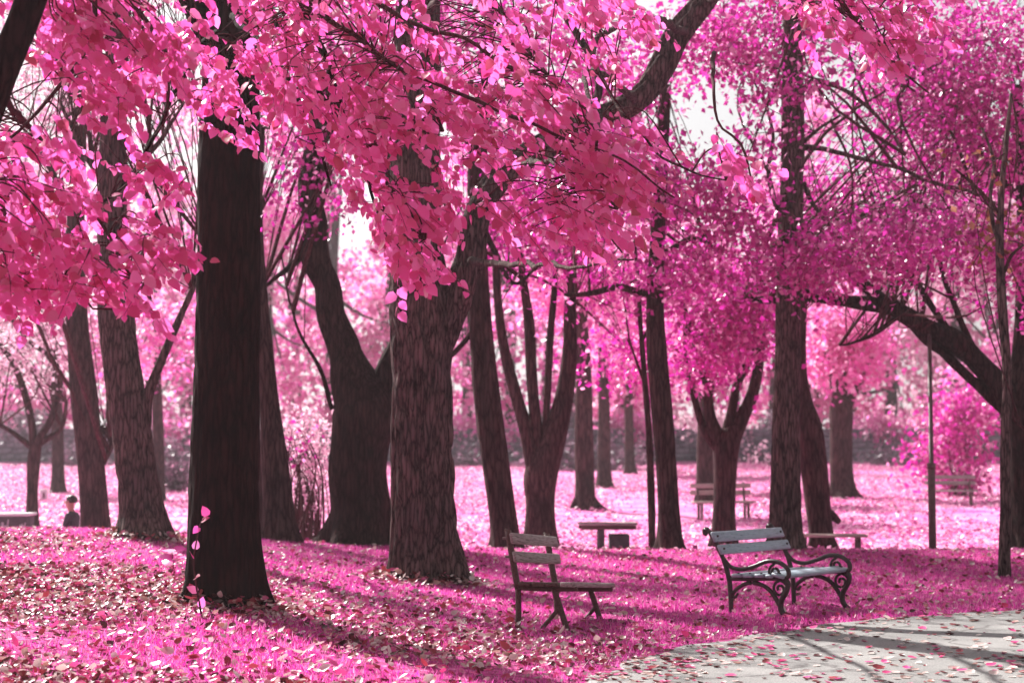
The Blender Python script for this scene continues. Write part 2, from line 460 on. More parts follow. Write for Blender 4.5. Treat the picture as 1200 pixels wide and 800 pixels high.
# path line
edge_px = [(1200, 715), (1130, 719), (1060, 724), (1000, 729), (930, 738), (870, 747), (805, 758), (750, 771), (712, 785), (688, 800)]
E = np.array([gpt(*p)[:2] for p in edge_px])
E = np.vstack([[15.5, 23.0], [8.6, 19.2], E, [.42, 10.6], [.2, 8.6], [.0, 5.5], [-.2, 0.0], [-.3, -4.0]])
Ec = catmull(E, 160)
tan = norm(np.gradient(Ec, axis=0)); nrm = np.stack([-tan[:, 1], tan[:, 0]], 1)   # to the right of the walking line
if nrm[60, 0] < 0: nrm = -nrm
def path_dist(x, y):
    """signed distance to the path edge, positive on the path side"""
    P = np.stack([np.ravel(x), np.ravel(y)], 1)
    out = np.empty(len(P))
    for a in range(0, len(P), 20000):
        d = P[a:a + 20000, None] - Ec[None]
        k = (d ** 2).sum(-1).argmin(1)
        out[a:a + 20000] = (d[np.arange(len(k)), k] * nrm[k]).sum(-1)
    return out.reshape(np.shape(x))
nearm = (np.abs(GX - 4) < 14) & (GY < 26) & (GY > -5)
flat = np.ones_like(GX)
flat[nearm] = 1 - sst((path_dist(GX[nearm], GY[nearm]) + .5) / .5)
GZ = gz(GX, GY) + rough * flat * (GY < 60)
# a shallow bank: the turf stands slightly proud of the path
V = np.stack([GX, GY, GZ], -1).reshape(-1, 3)
ny, nx = GX.shape
I = np.arange(ny - 1)[:, None] * nx + np.arange(nx - 1)[None]
Q = np.stack([I, I + 1, I + nx + 1, I + nx], -1).reshape(-1, 4)
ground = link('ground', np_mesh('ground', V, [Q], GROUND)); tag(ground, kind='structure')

wig = .05 * np.sin(np.arange(160) * 1.3) + .09 * (vnoise(np.stack([Ec[:, 0] * 2, Ec[:, 1] * 2, Ec[:, 0] * 0], -1), 8) - .5)
cols = np.concatenate([[0, .06, .2, .5], np.linspace(1, 4.2, 9)])
PV = []
for k, c in enumerate(cols):
    off = c + (wig if k < 3 else 0)
    p = Ec + nrm * np.reshape(off, (-1, 1))
    z = gz(p[:, 0], p[:, 1]) + (.016 if k else -.03)
    PV.append(np.column_stack([p, z]))
PV = np.stack(PV, 1)
n0, n1 = PV.shape[:2]
I = np.arange(n0 - 1)[:, None] * n1 + np.arange(n1 - 1)[None]
Q = np.stack([I, I + 1, I + n1 + 1, I + n1], -1).reshape(-1, 4)
path = link('path', np_mesh('path', PV.reshape(-1, 3), [Q], ASPHALT)); tag(path, kind='structure')

# ------------------------------------------------------------------ trees
NEAR_BRANCH = {}      # tree name -> sampled branch points for twig attachment

def stem_px(pts, Y, root=True, dY=0.0):
    """pts: (px, py, width px) from the base up; returns 3-D points and radii"""
    out, rad = [], []
    n = len(pts)
    for i, p in enumerate(pts):
        yy = Y + dY * (i / max(n - 1, 1)) if len(p) < 4 else p[3]
        q = pt(p[0], p[1], yy); out.append(q); rad.append(p[2] / 2 * yy / F)
    out = np.array(out); rad = np.array(rad)
    return out, rad

def crown_leaves(blobs, n_clump, per, leaf, origin, mat, parent, name='crown', spread=.38, TV=QUAD_V, TT=QUAD_T, up=.5, seedoff=0):
    """blobs: (centre xyz, radii xyz, weight). leaves in clumps, uneven, with gaps"""
    r = np.random.default_rng(int(abs(origin[0]) * 100 + abs(origin[1]) * 7) + seedoff)
    wts = np.array([b[2] for b in blobs], float); wts /= wts.sum()
    which = r.choice(len(blobs), n_clump, p=wts)
    d = norm(r.normal(size=(n_clump, 3))); rr = r.random(n_clump) ** .45
    C = np.array([blobs[k][0] for k in which]) + d * rr[:, None] * np.array([blobs[k][1] for k in which])
    keep = vnoise(C * .75, 21) > .42
    C = C[keep]
    m = len(C) * per
    cc = np.repeat(C, per, 0)
    sp = np.repeat(r.uniform(.5, 1.4, len(C)) * spread, per)
    P = cc + r.normal(size=(m, 3)) * sp[:, None] * np.array([1, 1, .55])
    A = r.normal(size=(m, 3)) + [0, 0, -.5]
    N = r.normal(size=(m, 3)) + [0, 0, up]
    S = leaf * r.uniform(.6, 1.35, m)
    Vv, Tt = scatter(P, A, N, S, TV, TT)
    o = Acc().add(Vv, None, Tt).build(name, mat, parent, origin, smooth=False)
    o['kind'] = 'stuff'
    return o, C

def make_tree(name, label, Y, stems, branches=(), crown=None, bark=BARK_FAR, leafmat=MAGENTA, segs=14, barkamp=0.0, lump=.12,
              leaf=.12, n_clump=300, per=22, spread=.38, limbs=10, seed=0, flare=1.35, rowstep=.12, freq=9.0, group=None):
    """stems[0] starts at the ground; the other stems and branches spring from it"""
    P0, R0 = stem_px(stems[0], Y)
    bx, by = P0[0][0], P0[0][1]
    base = np.array([bx, by, float(gz(bx, by))])
    root = empty(name, base)
    tag(root, label, 'tree', group)
    tr = Acc()
    for k, st in enumerate(stems):
        P, R = stem_px(st, Y)
        if k == 0:
            g = base.copy(); g[2] = base[2] - .2
            P = np.vstack([g, P]) if P[0][2] > g[2] + .05 else P
            R = np.concatenate([[R[0] * 1.05], R]) if len(P) > len(R) else R
        L = np.linalg.norm(np.diff(P, axis=0), axis=1).sum()
        n = max(10, int(L / rowstep))
        PR = catmull(np.column_stack([P, R]), n)
        P2, R2 = PR[:, :3], np.maximum(PR[:, 3], .008)
        if k == 0 and flare > 1:
            hz = np.clip((P2[:, 2] - base[2]) / (R0[0] * 2.0), 0, 4)
            R2 = R2 * (1 + (flare - 1) * np.exp(-hz * 2.2))
        V, Qd, T = tube(P2, R2, segs if k == 0 else max(8, int(segs * .7)), barkamp if R2.max() > .1 else 0, lump, seed + k * 3, freq)
        if k == 0:
            # root lobes
            hgt = np.clip(V[:, 2] - base[2], 0, None)
            a = np.arctan2(V[:, 1] - base[1], V[:, 0] - base[0])
            lobe = (1 + .13 * np.exp(-hgt / (R0[0] * .9)) * 1.5 * (np.sin(a * 5 + seed) + .6 * np.sin(a * 3 + seed * 2)))
            rad = V[:, :2] - P2[np.clip(np.arange(len(V)) // segs, 0, len(P2) - 1)][:, :2] if False else None
            V[:, 0] = base[0] + (V[:, 0] - base[0]) * np.where(hgt < 1.0, lobe, 1)
            V[:, 1] = base[1] + (V[:, 1] - base[1]) * np.where(hgt < 1.0, lobe, 1)
        tr.add(V, Qd, T)
    tr.build('trunk', bark, root, base)
    bpts = []
    for k, brn in enumerate(branches):
        P, R = stem_px(brn, Y)
        PR = catmull(np.column_stack([P, R]), max(10, int(np.linalg.norm(np.diff(P, axis=0), axis=1).sum() / .1)))
        jit = (vnoise(PR[:, :3] * 3, seed + k) - .5) * .06
        PR[:, 0] += jit; PR[:, 2] += (vnoise(PR[:, :3] * 3, seed + k + 50) - .5) * .08
        V, Qd, T = tube(PR[:, :3], np.maximum(PR[:, 3], .003), 7, 0, .15, seed + k)
        Acc().add(V, Qd, T).build('branch', bark if PR[0, 3] > .03 else TWIG, root, base)
        bpts.append(PR[:, :3])
    if crown:
        blobs = [(pt(c[0], c[1], c[4] if len(c) > 4 else Y), np.array([c[2] * Y / F, (c[5] if len(c) > 5 else min(c[2], c[3]) * Y / F * .9), c[3] * Y / F]), c[2] * c[3]) for c in crown]
        o, C = crown_leaves(blobs, n_clump, per, leaf, base, leafmat, root, spread=spread, seedoff=seed)
        # limbs and fine twigs reaching into the crown from the stem tops
        r = np.random.default_rng(seed + 77)
        tops = [t_ for t_ in (stem_px(s, Y) for s in stems) if t_[0][-1][2] > base[2] + 1.6]
        tw = Acc()
        for i in r.choice(len(C), min(len(C), limbs * 5), replace=False):
            tgt = C[i]
            kk = r.integers(len(tops)); Pk, Rk = tops[kk]
            j = len(Pk) - 1 if r.random() < .6 or len(Pk) < 3 else len(Pk) - 2
            s0 = Pk[j]
            if bpts and r.random() < .5:
                bb = bpts[r.integers(len(bpts))]; s0 = bb[r.integers(len(bb) // 3, len(bb))]
            dist = np.linalg.norm(tgt - s0)
            if dist > 7: continue
            mid = (s0 + tgt) / 2 + r.normal(size=3) * dist * .12 + [0, 0, dist * .1]
            c = catmull(np.vstack([s0, mid, tgt]), 9)
            big = i % 5 == 0
            r0 = min(Rk[j] * .5, .012 + .006 * dist) if big else .008
            V, Qd, T = tube(c, np.linspace(r0, .005, 9), 4, cap=False)
            tw.add(V, Qd)
        if tw.n:
            t = tw.build('twigs', TWIG, root, base); t['kind'] = 'stuff'
    return root, base, bpts

# --- the trees one can tell apart, from the photograph (px, py, width px)
T = {}
T['first'] = make_tree('tree', 'big dark smooth trunk at left foreground with leafy sprig at its foot', 15.5,
    [[(262, 698, 86), (262, 660, 84), (262, 600, 80), (264, 520, 77), (266, 420, 74), (268, 300, 72), (268, 200, 70), (270, 100, 66), (272, 0, 60), (276, -120, 50), (280, -300, 36)],
     [(270, 60, 40), (300, 0, 34), (340, -90, 26), (390, -200, 18)],
     [(268, 90, 36), (235, 20, 30), (180, -80, 22), (120, -200, 16)]],
    branches=[[(300, -20, 9, 14), (350, 5, 9, 13), (385, 75, 9, 12.5), (405, 130, 8, 12.3), (432, 185, 6, 12), (470, 235, 4, 11.8), (500, 280, 3, 11.6)],
              [(275, -30, 9, 14), (318, 20, 8, 13.2), (365, 90, 7, 12.8), (400, 150, 6, 12.5), (432, 215, 4, 12.2), (450, 260, 3, 12)],
              [(300, -40, 8, 14), (350, -10, 7, 12.5), (400, 28, 6, 12), (470, 75, 5, 11.7), (560, 120, 5, 11.5), (640, 148, 4, 11.3), (720, 185, 3, 11.1), (790, 230, 2, 11)],
              [(268, 40, 9, 15), (243, 44, 8, 13.5), (215, 90, 7, 13), (190, 135, 6, 12.6), (148, 216, 4, 12.2), (91, 258, 3, 12)],
              [(272, 20, 9, 15), (310, 60, 8, 14), (345, 105, 6, 13.5), (370, 160, 4, 13.2), (385, 215, 3, 13)],
              [(275, 0, 8, 15), (360, -30, 7, 13), (450, 10, 6, 12.5), (540, 50, 5, 12), (620, 90, 4, 11.8), (690, 130, 3, 11.6)],
              [(405, 130, 6, 12.3), (425, 175, 5, 12), (470, 158, 4, 11.8), (520, 150, 3, 11.6)],
              [(432, 185, 5, 12), (440, 230, 4, 11.9), (480, 300, 3, 11.8), (500, 345, 2, 11.8)]],
    bark=BARK_DARK, segs=130, barkamp=.016, lump=.05, rowstep=.03, freq=22, seed=1, flare=1.12)
T['second'] = make_tree('tree', 'wide trunk with furrowed bark and a fork, between the left bench and twisted tree', 20.0,
    [[(500, 678, 84), (498, 640, 78), (496, 580, 74), (494, 500, 72), (494, 420, 72), (491, 360, 70), (488, 280, 62), (487, 180, 58), (488, 80, 54), (490, 0, 52), (492, -120, 46), (496, -300, 34)],
     [(502, 430, 40), (524, 375, 38), (548, 310, 34), (562, 250, 31), (600, 195, 29), (680, 150, 28), (745, 118, 31), (772, 86, 31), (796, 40, 29), (830, -5, 26), (870, -80, 24), (900, -200, 14)]],
    branches=[[(550, 305, 10), (600, 309, 7, 17), (655, 312, 5, 14), (700, 308, 4, 13), (745, 303, 2, 12.5)],
              [(680, 150, 14), (700, 110, 10), (690, 60, 9), (660, 20, 7), (640, -30, 6)],
              [(600, 195, 9, 19), (640, 190, 7, 15), (680, 215, 5, 13), (705, 260, 4, 12.4), (730, 300, 2, 12)],
              [(745, 118, 10, 19.5), (690, 80, 7, 15), (690, 130, 5, 13), (700, 190, 4, 12.2), (720, 240, 2, 12)],
              [(802, 38, 10), (760, 20, 7, 16), (700, 50, 6, 13.5), (720, 120, 4, 12.6), (780, 185, 3, 12), (850, 212, 2, 11.6)],
              [(830, 0, 12), (880, -20, 8, 16), (960, -5, 6, 13), (1015, 42, 4, 12), (1055, 80, 3, 11.6), (1090, 105, 2, 11.4)],
              [(490, 20, 12), (530, -10, 8, 17), (580, 10, 6, 14), (620, 60, 4, 13), (650, 110, 3, 12.6)],
              [(835, 60, 6, 16), (838, 110, 4, 15), (845, 150, 3, 15), (870, 175, 3, 15), (880, 215, 2, 15)]],
    bark=BARK, segs=180, barkamp=.06, lump=.08, rowstep=.035, freq=13, seed=4, flare=1.18)
T['twisted'] = make_tree('tree', 'thick dark twisted trunk splitting low, behind the wide furrowed trunk', 26.0,
    [[(422, 640, 66), (424, 600, 60), (418, 560, 62), (421, 520, 66), (426, 480, 72), (412, 440, 52), (402, 405, 40), (388, 370, 37), (384, 335, 35), (370, 300, 36), (371, 262, 30), (364, 225, 32), (374, 150, 26), (380, 60, 22), (385, -60, 16)],
     [(432, 500, 40), (446, 465, 36), (452, 435, 30), (470, 400, 28), (480, 330, 26), (470, 250, 22), (450, 150, 16)]],
    branches=[[(370, 270, 14), (345, 310, 8), (320, 330, 5), (300, 345, 3)], [(372, 170, 12), (410, 120, 8), (440, 60, 5)],
              [(390, 480, 6), (375, 430, 5), (350, 390, 4), (340, 350, 3), (330, 300, 2)]],
    crown=[(400, 60, 130, 120, 26, 2.2), (360, 200, 60, 80, 26, 1.5)], bark=BARK_MID, segs=44, barkamp=.05, lump=.26, leafmat=MAGENTA, n_clump=340, per=14, spread=.4, seed=6, leaf=.1)
T['leaning_slim'] = make_tree('tree', 'slim dark leaning trunk just right of the big foreground trunk', 25.0,
    [[(328, 634, 36), (325, 580, 32), (318, 500, 28), (310, 420, 24), (304, 350, 20), (300, 260, 16), (305, 150, 12)]],
    crown=[(310, 110, 90, 110, 25, 1.6)], bark=BARK_FAR, n_clump=240, per=14, seed=8, leafmat=ROSE, leaf=.1, limbs=6)
T['hidden'] = make_tree('tree', 'trunk half hidden behind the right edge of big foreground trunk', 28.0,
    [[(303, 640, 18), (300, 580, 17), (296, 480, 15), (292, 380, 13), (288, 260, 10), (285, 160, 8)]],
    crown=[(270, 140, 60, 80, 28, 1.4)], n_clump=100, per=14, seed=9, leafmat=PALE, leaf=.1)
T['bright_edge'] = make_tree('tree', 'rough barked trunk leaning left on the mound crest, bright left edge', 22.5,
    [[(168, 624, 54), (164, 580, 48), (156, 520, 46), (146, 450, 44), (138, 390, 42), (133, 320, 38), (131, 250, 35), (132, 170, 32), (136, 90, 28), (140, 0, 24), (150, -120, 16)],
     [(170, 500, 14), (173, 465, 12), (190, 420, 10), (205, 385, 9), (225, 340, 7), (245, 290, 5)]],
    branches=[[(133, 250, 10), (160, 200, 7), (190, 160, 5), (215, 120, 3)], [(134, 230, 9), (100, 180, 6), (70, 120, 4)]],
    crown=[(150, -60, 160, 90, 22.5, 2.0)], bark=BARK, segs=40, barkamp=.03, lump=.12, rowstep=.06, freq=16, seed=12, leafmat=ROSE, n_clump=140, per=14, limbs=26, leaf=.1)
T['hazy'] = make_tree('tree', 'plain grey brown trunk left of the rough barked trunk on the crest', 31.0,
    [[(112, 622, 32), (108, 560, 31), (102, 500, 30), (96, 440, 29), (91, 380, 27), (88, 310, 24), (90, 220, 20), (95, 120, 16), (100, 20, 12)]],
    branches=[[(118, 500, 8), (130, 520, 6), (122, 545, 5)], [(90, 260, 10), (60, 200, 7), (30, 160, 4)]],
    crown=[(90, 90, 130, 110, 31, 2.2)], segs=24, n_clump=300, per=14, seed=14, leafmat=PALE, limbs=26, leaf=.1)
T['small_fork'] = make_tree('tree', 'small forked tree above the graffiti block at left edge', 38.0,
    [[(37, 632, 15), (38, 580, 14), (40, 535, 15), (46, 515, 10), (60, 490, 8), (70, 450, 7), (60, 420, 7), (35, 400, 5), (10, 370, 3)],
     [(40, 530, 12), (36, 490, 9), (22, 440, 8), (5, 410, 6), (-20, 390, 5)],
     [(38, 525, 8), (20, 510, 6), (0, 498, 5), (-20, 490, 4)],
     [(46, 520, 8), (72, 500, 6), (78, 470, 4)]],
    crown=[(30, 400, 80, 60, 38, 1.6), (-20, 440, 60, 60, 38, 1.5)], n_clump=120, per=12, seed=17, leafmat=PALE, limbs=30, leaf=.12)
T['left_leaner'] = make_tree('tree', 'straight dark trunk leaning left, just right of the wide furrowed trunk', 27.0,
    [[(592, 636, 34), (586, 580, 33), (578, 520, 33), (570, 460, 31), (564, 400, 29), (560, 350, 28), (558, 290, 25), (560, 200, 22), (566, 100, 18), (575, -20, 12)]],
    branches=[[(562, 380, 9), (545, 400, 7), (530, 415, 6), (515, 425, 5)], [(560, 250, 10), (600, 330, 5), (640, 300, 3)], [(560, 180, 10), (520, 120, 6), (500, 60, 4)]],
    crown=[(560, 60, 150, 120, 27, 2.4), (620, 240, 70, 60, 27, 1.6)], segs=26, barkamp=.015, seed=19, n_clump=460, leaf=.11)
T['multi_stem'] = make_tree('tree', 'tree with four upright stems rising from one short trunk at centre', 31.0,
    [[(633, 628, 34), (633, 590, 32), (634, 555, 38), (650, 510, 28), (662, 460, 22), (668, 410, 18), (668, 370, 15), (672, 300, 11), (690, 220, 8)],
     [(630, 560, 24), (618, 510, 18), (604, 460, 14), (592, 415, 12), (584, 360, 10), (580, 290, 8)],
     [(634, 560, 22), (628, 500, 15), (623, 440, 13), (620, 380, 12), (612, 320, 9), (606, 250, 7)],
     [(640, 555, 16), (640, 500, 10), (642, 450, 9), (645, 390, 8), (650, 330, 7), (650, 250, 5)]],
    crown=[(630, 240, 110, 90, 31, 1.8), (680, 320, 50, 40, 31, 1.2), (730, 420, 60, 40, 32, 1.2)], segs=18, seed=22, n_clump=420, leaf=.12)
T['centre'] = make_tree('tree', 'dark upright trunk left of the scrolled bench, thin stem beside it', 27.0,
    [[(786, 644, 28), (783, 590, 27), (779, 520, 26), (774, 460, 25), (770, 410, 24), (768, 360, 22), (770, 290, 19), (775, 200, 16), (780, 100, 13)]],
    branches=[[(770, 345, 10), (730, 338, 9), (690, 342, 7), (660, 345, 4)], [(772, 300, 8), (810, 280, 6), (850, 300, 4)]],
    crown=[(770, 150, 120, 130, 27, 2.0), (800, 330, 60, 40, 27, 1.2), (700, 325, 50, 30, 27, 1.0)], segs=24, barkamp=.014, seed=25, n_clump=520, leaf=.11)
T['thin_stem'] = make_tree('sapling', 'thin bare sapling stem close to the dark upright centre trunk', 28.5,
    [[(764, 630, 9), (763, 570, 9), (760, 500, 8), (756, 450, 7), (752, 400, 6), (748, 340, 5), (744, 280, 3)]],
    branches=[[(756, 450, 4), (745, 420, 3), (735, 400, 2)], [(752, 400, 4), (765, 370, 3), (775, 340, 2)]],
    crown=[(745, 330, 30, 50, 28.5, .5)], segs=10, seed=26, n_clump=32, per=10, flare=1.1, limbs=4)
T['vase'] = make_tree('tree', 'vase shaped tree with forking stems directly behind the scrolled bench', 31.5,
    [[(849, 632, 28), (849, 590, 27), (850, 545, 30), (852, 520, 32), (868, 492, 18), (882, 460, 14), (890, 420, 12), (892, 370, 10), (890, 300, 8)],
     [(846, 525, 22), (832, 490, 15), (828, 450, 13), (818, 415, 11), (805, 380, 9), (795, 320, 7)],
     [(850, 520, 18), (858, 480, 12), (864, 450, 10), (878, 420, 8), (884, 390, 6)],
     [(846, 530, 14), (826, 505, 9), (812, 460, 8), (802, 400, 6)]],
    crown=[(840, 300, 90, 90, 31, 1.5), (835, 420, 40, 35, 31, 1.0), (880, 380, 50, 40, 31, 1.2)], segs=18, seed=28, n_clump=480, leaf=.12)
T['tall'] = make_tree('tree', 'tall straight rough trunk rising past the bench, reaching the top edge', 26.0,
    [[(922, 645, 38), (921, 590, 35), (921, 520, 33), (922, 450, 31), (924, 380, 31), (926, 300, 30), (928, 220, 29), (929, 140, 27), (929, 70, 24), (928, 0, 22), (926, -100, 18)]],
    branches=[[(941, 175, 8), (980, 178, 6), (1030, 190, 5), (1080, 208, 5), (1130, 222, 4), (1180, 245, 3)],
              [(938, 110, 8), (955, 92, 6), (1000, 110, 5), (1040, 150, 4), (1060, 180, 2)], [(940, 165, 6), (960, 150, 4), (985, 135, 3)],
              [(916, 250, 8), (900, 210, 6), (905, 150, 4), (895, 110, 3)], [(941, 215, 7), (955, 245, 5), (985, 280, 4), (1000, 310, 3)]],
    crown=[(835, 95, 60, 80, 26.5, 1.4), (900, 60, 120, 110, 26, 1.6), (870, 220, 60, 70, 26, 1.2), (960, 300, 70, 40, 26, 1.0)], bark=BARK, segs=40, barkamp=.022, rowstep=.06, freq=18, lump=.08, seed=31, n_clump=640, leaf=.11, flare=1.2)
T['behind_tall'] = make_tree('tree', 'dark trunk with a swollen shoulder, close behind the tall straight trunk', 30.5,
    [[(962, 634, 28), (958, 590, 30), (953, 540, 32), (947, 500, 34), (941, 470, 24), (936, 430, 18), (938, 370, 15), (945, 300, 12)],
     [(958, 600, 16), (972, 602, 12), (984, 612, 6)]],
    crown=[(960, 250, 80, 60, 30, 1.3)], segs=20, seed=33, n_clump=180, leaf=.12)
T['pollard'] = make_tree('tree', 'far stout pollarded trunk standing alone in the bright meadow', 54.0,
    [[(988, 588, 34), (987, 570, 26), (986, 540, 25), (986, 510, 25), (986, 480, 26), (982, 462, 14), (975, 440, 9), (968, 410, 6)],
     [(988, 490, 16), (1000, 462, 10), (1012, 440, 7), (1025, 410, 4)], [(986, 485, 12), (990, 450, 8), (992, 410, 5)],
     [(990, 575, 14), (1000, 584, 10), (1012, 592, 4)]],
    crown=[(990, 400, 60, 55, 54, 2.0)], segs=18, seed=35, n_clump=260, per=20, leafmat=ROSE, leaf=.2, spread=.5)
T['far_root'] = make_tree('tree', 'far plain trunk with spreading roots behind the backless bench', 45.0,
    [[(687, 602, 24), (686, 570, 22), (685, 530, 22), (684, 490, 21), (684, 440, 18), (682, 380, 14), (680, 320, 10)],
     [(683, 575, 12), (674, 590, 9), (666, 606, 4)], [(690, 580, 12), (702, 594, 9), (722, 604, 4)]],
    crown=[(690, 330, 80, 70, 45, 2.0)], segs=16, seed=37, n_clump=260, per=20, leafmat=ROSE, leaf=.18, spread=.5)
T['far_a'] = make_tree('tree', 'far grey trunk right of the plain rooted trunk', 62.0,
    [[(708, 576, 17), (708, 540, 16), (708, 490, 15), (707, 420, 12), (705, 340, 8)]], crown=[(715, 380, 70, 60, 62, 2)],
    seed=38, n_clump=180, per=20, leafmat=ROSE, leaf=.22, spread=.6, segs=12)
T['far_b'] = make_tree('tree', 'farthest grey trunk near the wall, left of the thin stem', 75.0,
    [[(738, 566, 13), (738, 540, 12), (737, 490, 11), (736, 400, 8)]], crown=[(742, 420, 70, 50, 75, 2)],
    seed=39, n_clump=160, per=20, leafmat=ROSE, leaf=.26, spread=.6, segs=12)
T['far_c'] = make_tree('tree', 'far pale trunk left of the vase shaped tree', 50.0,
    [[(826, 588, 21), (826, 560, 20), (826, 520, 19), (828, 470, 16), (832, 400, 12)]], crown=[(830, 390, 70, 50, 50, 2)],
    seed=40, n_clump=200, per=20, leafmat=ROSE, leaf=.2, spread=.5, segs=14)
T['far_d'] = make_tree('tree', 'far grey trunk seen between the small fork and plain trunk at left', 58.0,
    [[(68, 582, 17), (68, 540, 15), (67, 490, 14), (64, 430, 11), (60, 370, 8)]], crown=[(60, 380, 70, 60, 58, 2)],
    seed=41, n_clump=140, per=18, leafmat=PALE, leaf=.2, spread=.6, segs=12)
T['far_e'] = make_tree('tree', 'far dim trunk between the rough leaning trunk and big foreground trunk', 52.0,
    [[(186, 590, 15), (186, 550, 14), (185, 500, 13), (184, 440, 10), (184, 370, 7)]], crown=[(190, 400, 60, 60, 52, 2)],
    seed=42, n_clump=160, per=18, leafmat=ROSE, leaf=.2, spread=.6, segs=12)
T['arching'] = make_tree('tree', 'dark tree at the right edge with a long limb arching left', 27.6,
    [[(1204, 655, 44), (1202, 600, 38), (1200, 540, 40), (1198, 490, 46), (1200, 430, 34), (1204, 360, 28), (1206, 290, 24), (1200, 200, 18), (1190, 100, 12)],
     [(1200, 520, 32), (1184, 475, 30), (1158, 436, 28), (1122, 402, 26), (1085, 384, 21), (1045, 360, 21), (1005, 354, 19), (965, 348, 17), (935, 346, 13), (900, 352, 10), (870, 350, 6)],
     [(1194, 500, 17), (1168, 470, 13), (1140, 445, 12), (1110, 418, 11), (1078, 390, 10), (1055, 368, 8)],
     [(1045, 362, 18), (1012, 332, 15), (980, 302, 12), (950, 278, 10), (930, 262, 7)]],
    branches=[[(1060, 366, 9), (1035, 385, 6), (1010, 400, 4), (985, 402, 2)], [(960, 350, 8), (930, 330, 6), (905, 300, 4), (890, 270, 2)], [(1150, 430, 10), (1120, 360, 7), (1100, 300, 5), (1105, 240, 3)],
              [(1120, 398, 10), (1080, 340, 7), (1040, 270, 5), (1010, 200, 3)], [(1200, 240, 10), (1150, 180, 7), (1110, 120, 5), (1080, 60, 3)],
              [(1085, 0, 10), (1092, 40, 7), (1120, 80, 5), (1150, 130, 3)]],
    crown=[(1105, 115, 160, 165, 27.6, 2.2), (1050, 285, 120, 45, 25, 1.3), (1180, 320, 50, 60, 25, 1.2), (940, 320, 40, 20, 25, .9)], bark=BARK_MID, segs=30, barkamp=.05, lump=.22, limbs=40, seed=44, n_clump=1040, leaf=.1)
T['sapling'] = make_tree('sapling', 'thin sapling with brown dry leaves at right edge, pale peeled bark', 21.5,
    [[(1177, 672, 14), (1178, 620, 13), (1178, 560, 12), (1179, 500, 12), (1180, 440, 11), (1176, 380, 11), (1172, 310, 10), (1173, 240, 8), (1178, 180, 6), (1185, 110, 4)]],
    branches=[[(1173, 290, 6), (1160, 240, 5), (1165, 190, 4), (1150, 150, 3)], [(1174, 330, 5), (1185, 300, 4), (1200, 285, 3)], [(1178, 470, 5), (1190, 490, 4), (1205, 505, 3)],
              [(1173, 250, 5), (1150, 225, 4), (1120, 200, 3)]],
    crown=[(1165, 230, 40, 70, 21.5, .6), (1090, 300, 50, 40, 21.5, .5)], bark=BARK, segs=16, barkamp=.006, freq=30, seed=47, n_clump=190, per=10, leafmat=BROWN, leaf=.1, flare=1.1, spread=.22)

# the near tree at the left edge of the frame: its trunk stands outside, a limb leans in
T['edge'] = make_tree('tree', 'near tree at upper left edge with a dark limb leaning into view', 9.4,
    [[(-120, 760, 70), (-116, 640, 62), (-108, 500, 58), (-90, 380, 54), (-70, 280, 50), (-40, 190, 44), (-8, 105, 40), (20, 40, 38), (48, -30, 34), (80, -120, 28), (110, -240, 20)]],
    branches=[[(40, -10, 10), (110, -30, 8, 11.5), (112, 0, 7, 11), (95, 60, 6, 10.8), (60, 110, 5, 10.6), (30, 145, 4, 10.4), (-5, 172, 3, 10.3)],
              [(-8, 105, 10), (40, 150, 7, 11.3), (80, 200, 6, 11), (120, 260, 4, 10.8), (150, 310, 3, 10.6), (180, 350, 2, 10.5)],
              [(-40, 190, 10), (0, 250, 7, 11.3), (40, 290, 5, 11), (80, 330, 4, 10.8), (110, 360, 2, 10.7)],
              [(48, -20, 10), (140, -20, 8, 11.4), (180, 40, 6, 11.2), (200, 90, 5, 11), (190, 150, 3, 10.8)],
              [(-70, 280, 9), (-30, 300, 7, 11.3), (10, 320, 5, 11), (45, 355, 3, 10.8)],
              [(112, 0, 5, 11), (128, 25, 4, 11.2), (115, 55, 3, 11.5), (70, 70, 2, 11.6)]],
    bark=BARK_DARK, segs=40, barkamp=.014, lump=.06, rowstep=.05, freq=20, seed=50)

# ------------------------------------------------------------------ near leafy sprays
def in_poly(x, y, poly):
    c = np.zeros(len(x), bool); n = len(poly); j = n - 1
    for i in range(n):
        xi, yi = poly[i]; xj, yj = poly[j]
        c ^= ((yi > y) != (yj > y)) & (x < (xj - xi) * (y - yi) / (yj - yi + 1e-9) + xi)
        j = i
    return c

LEAF_MESH = np_mesh('leaf', LEAF_V, [LEAF_T], CORAL, False)

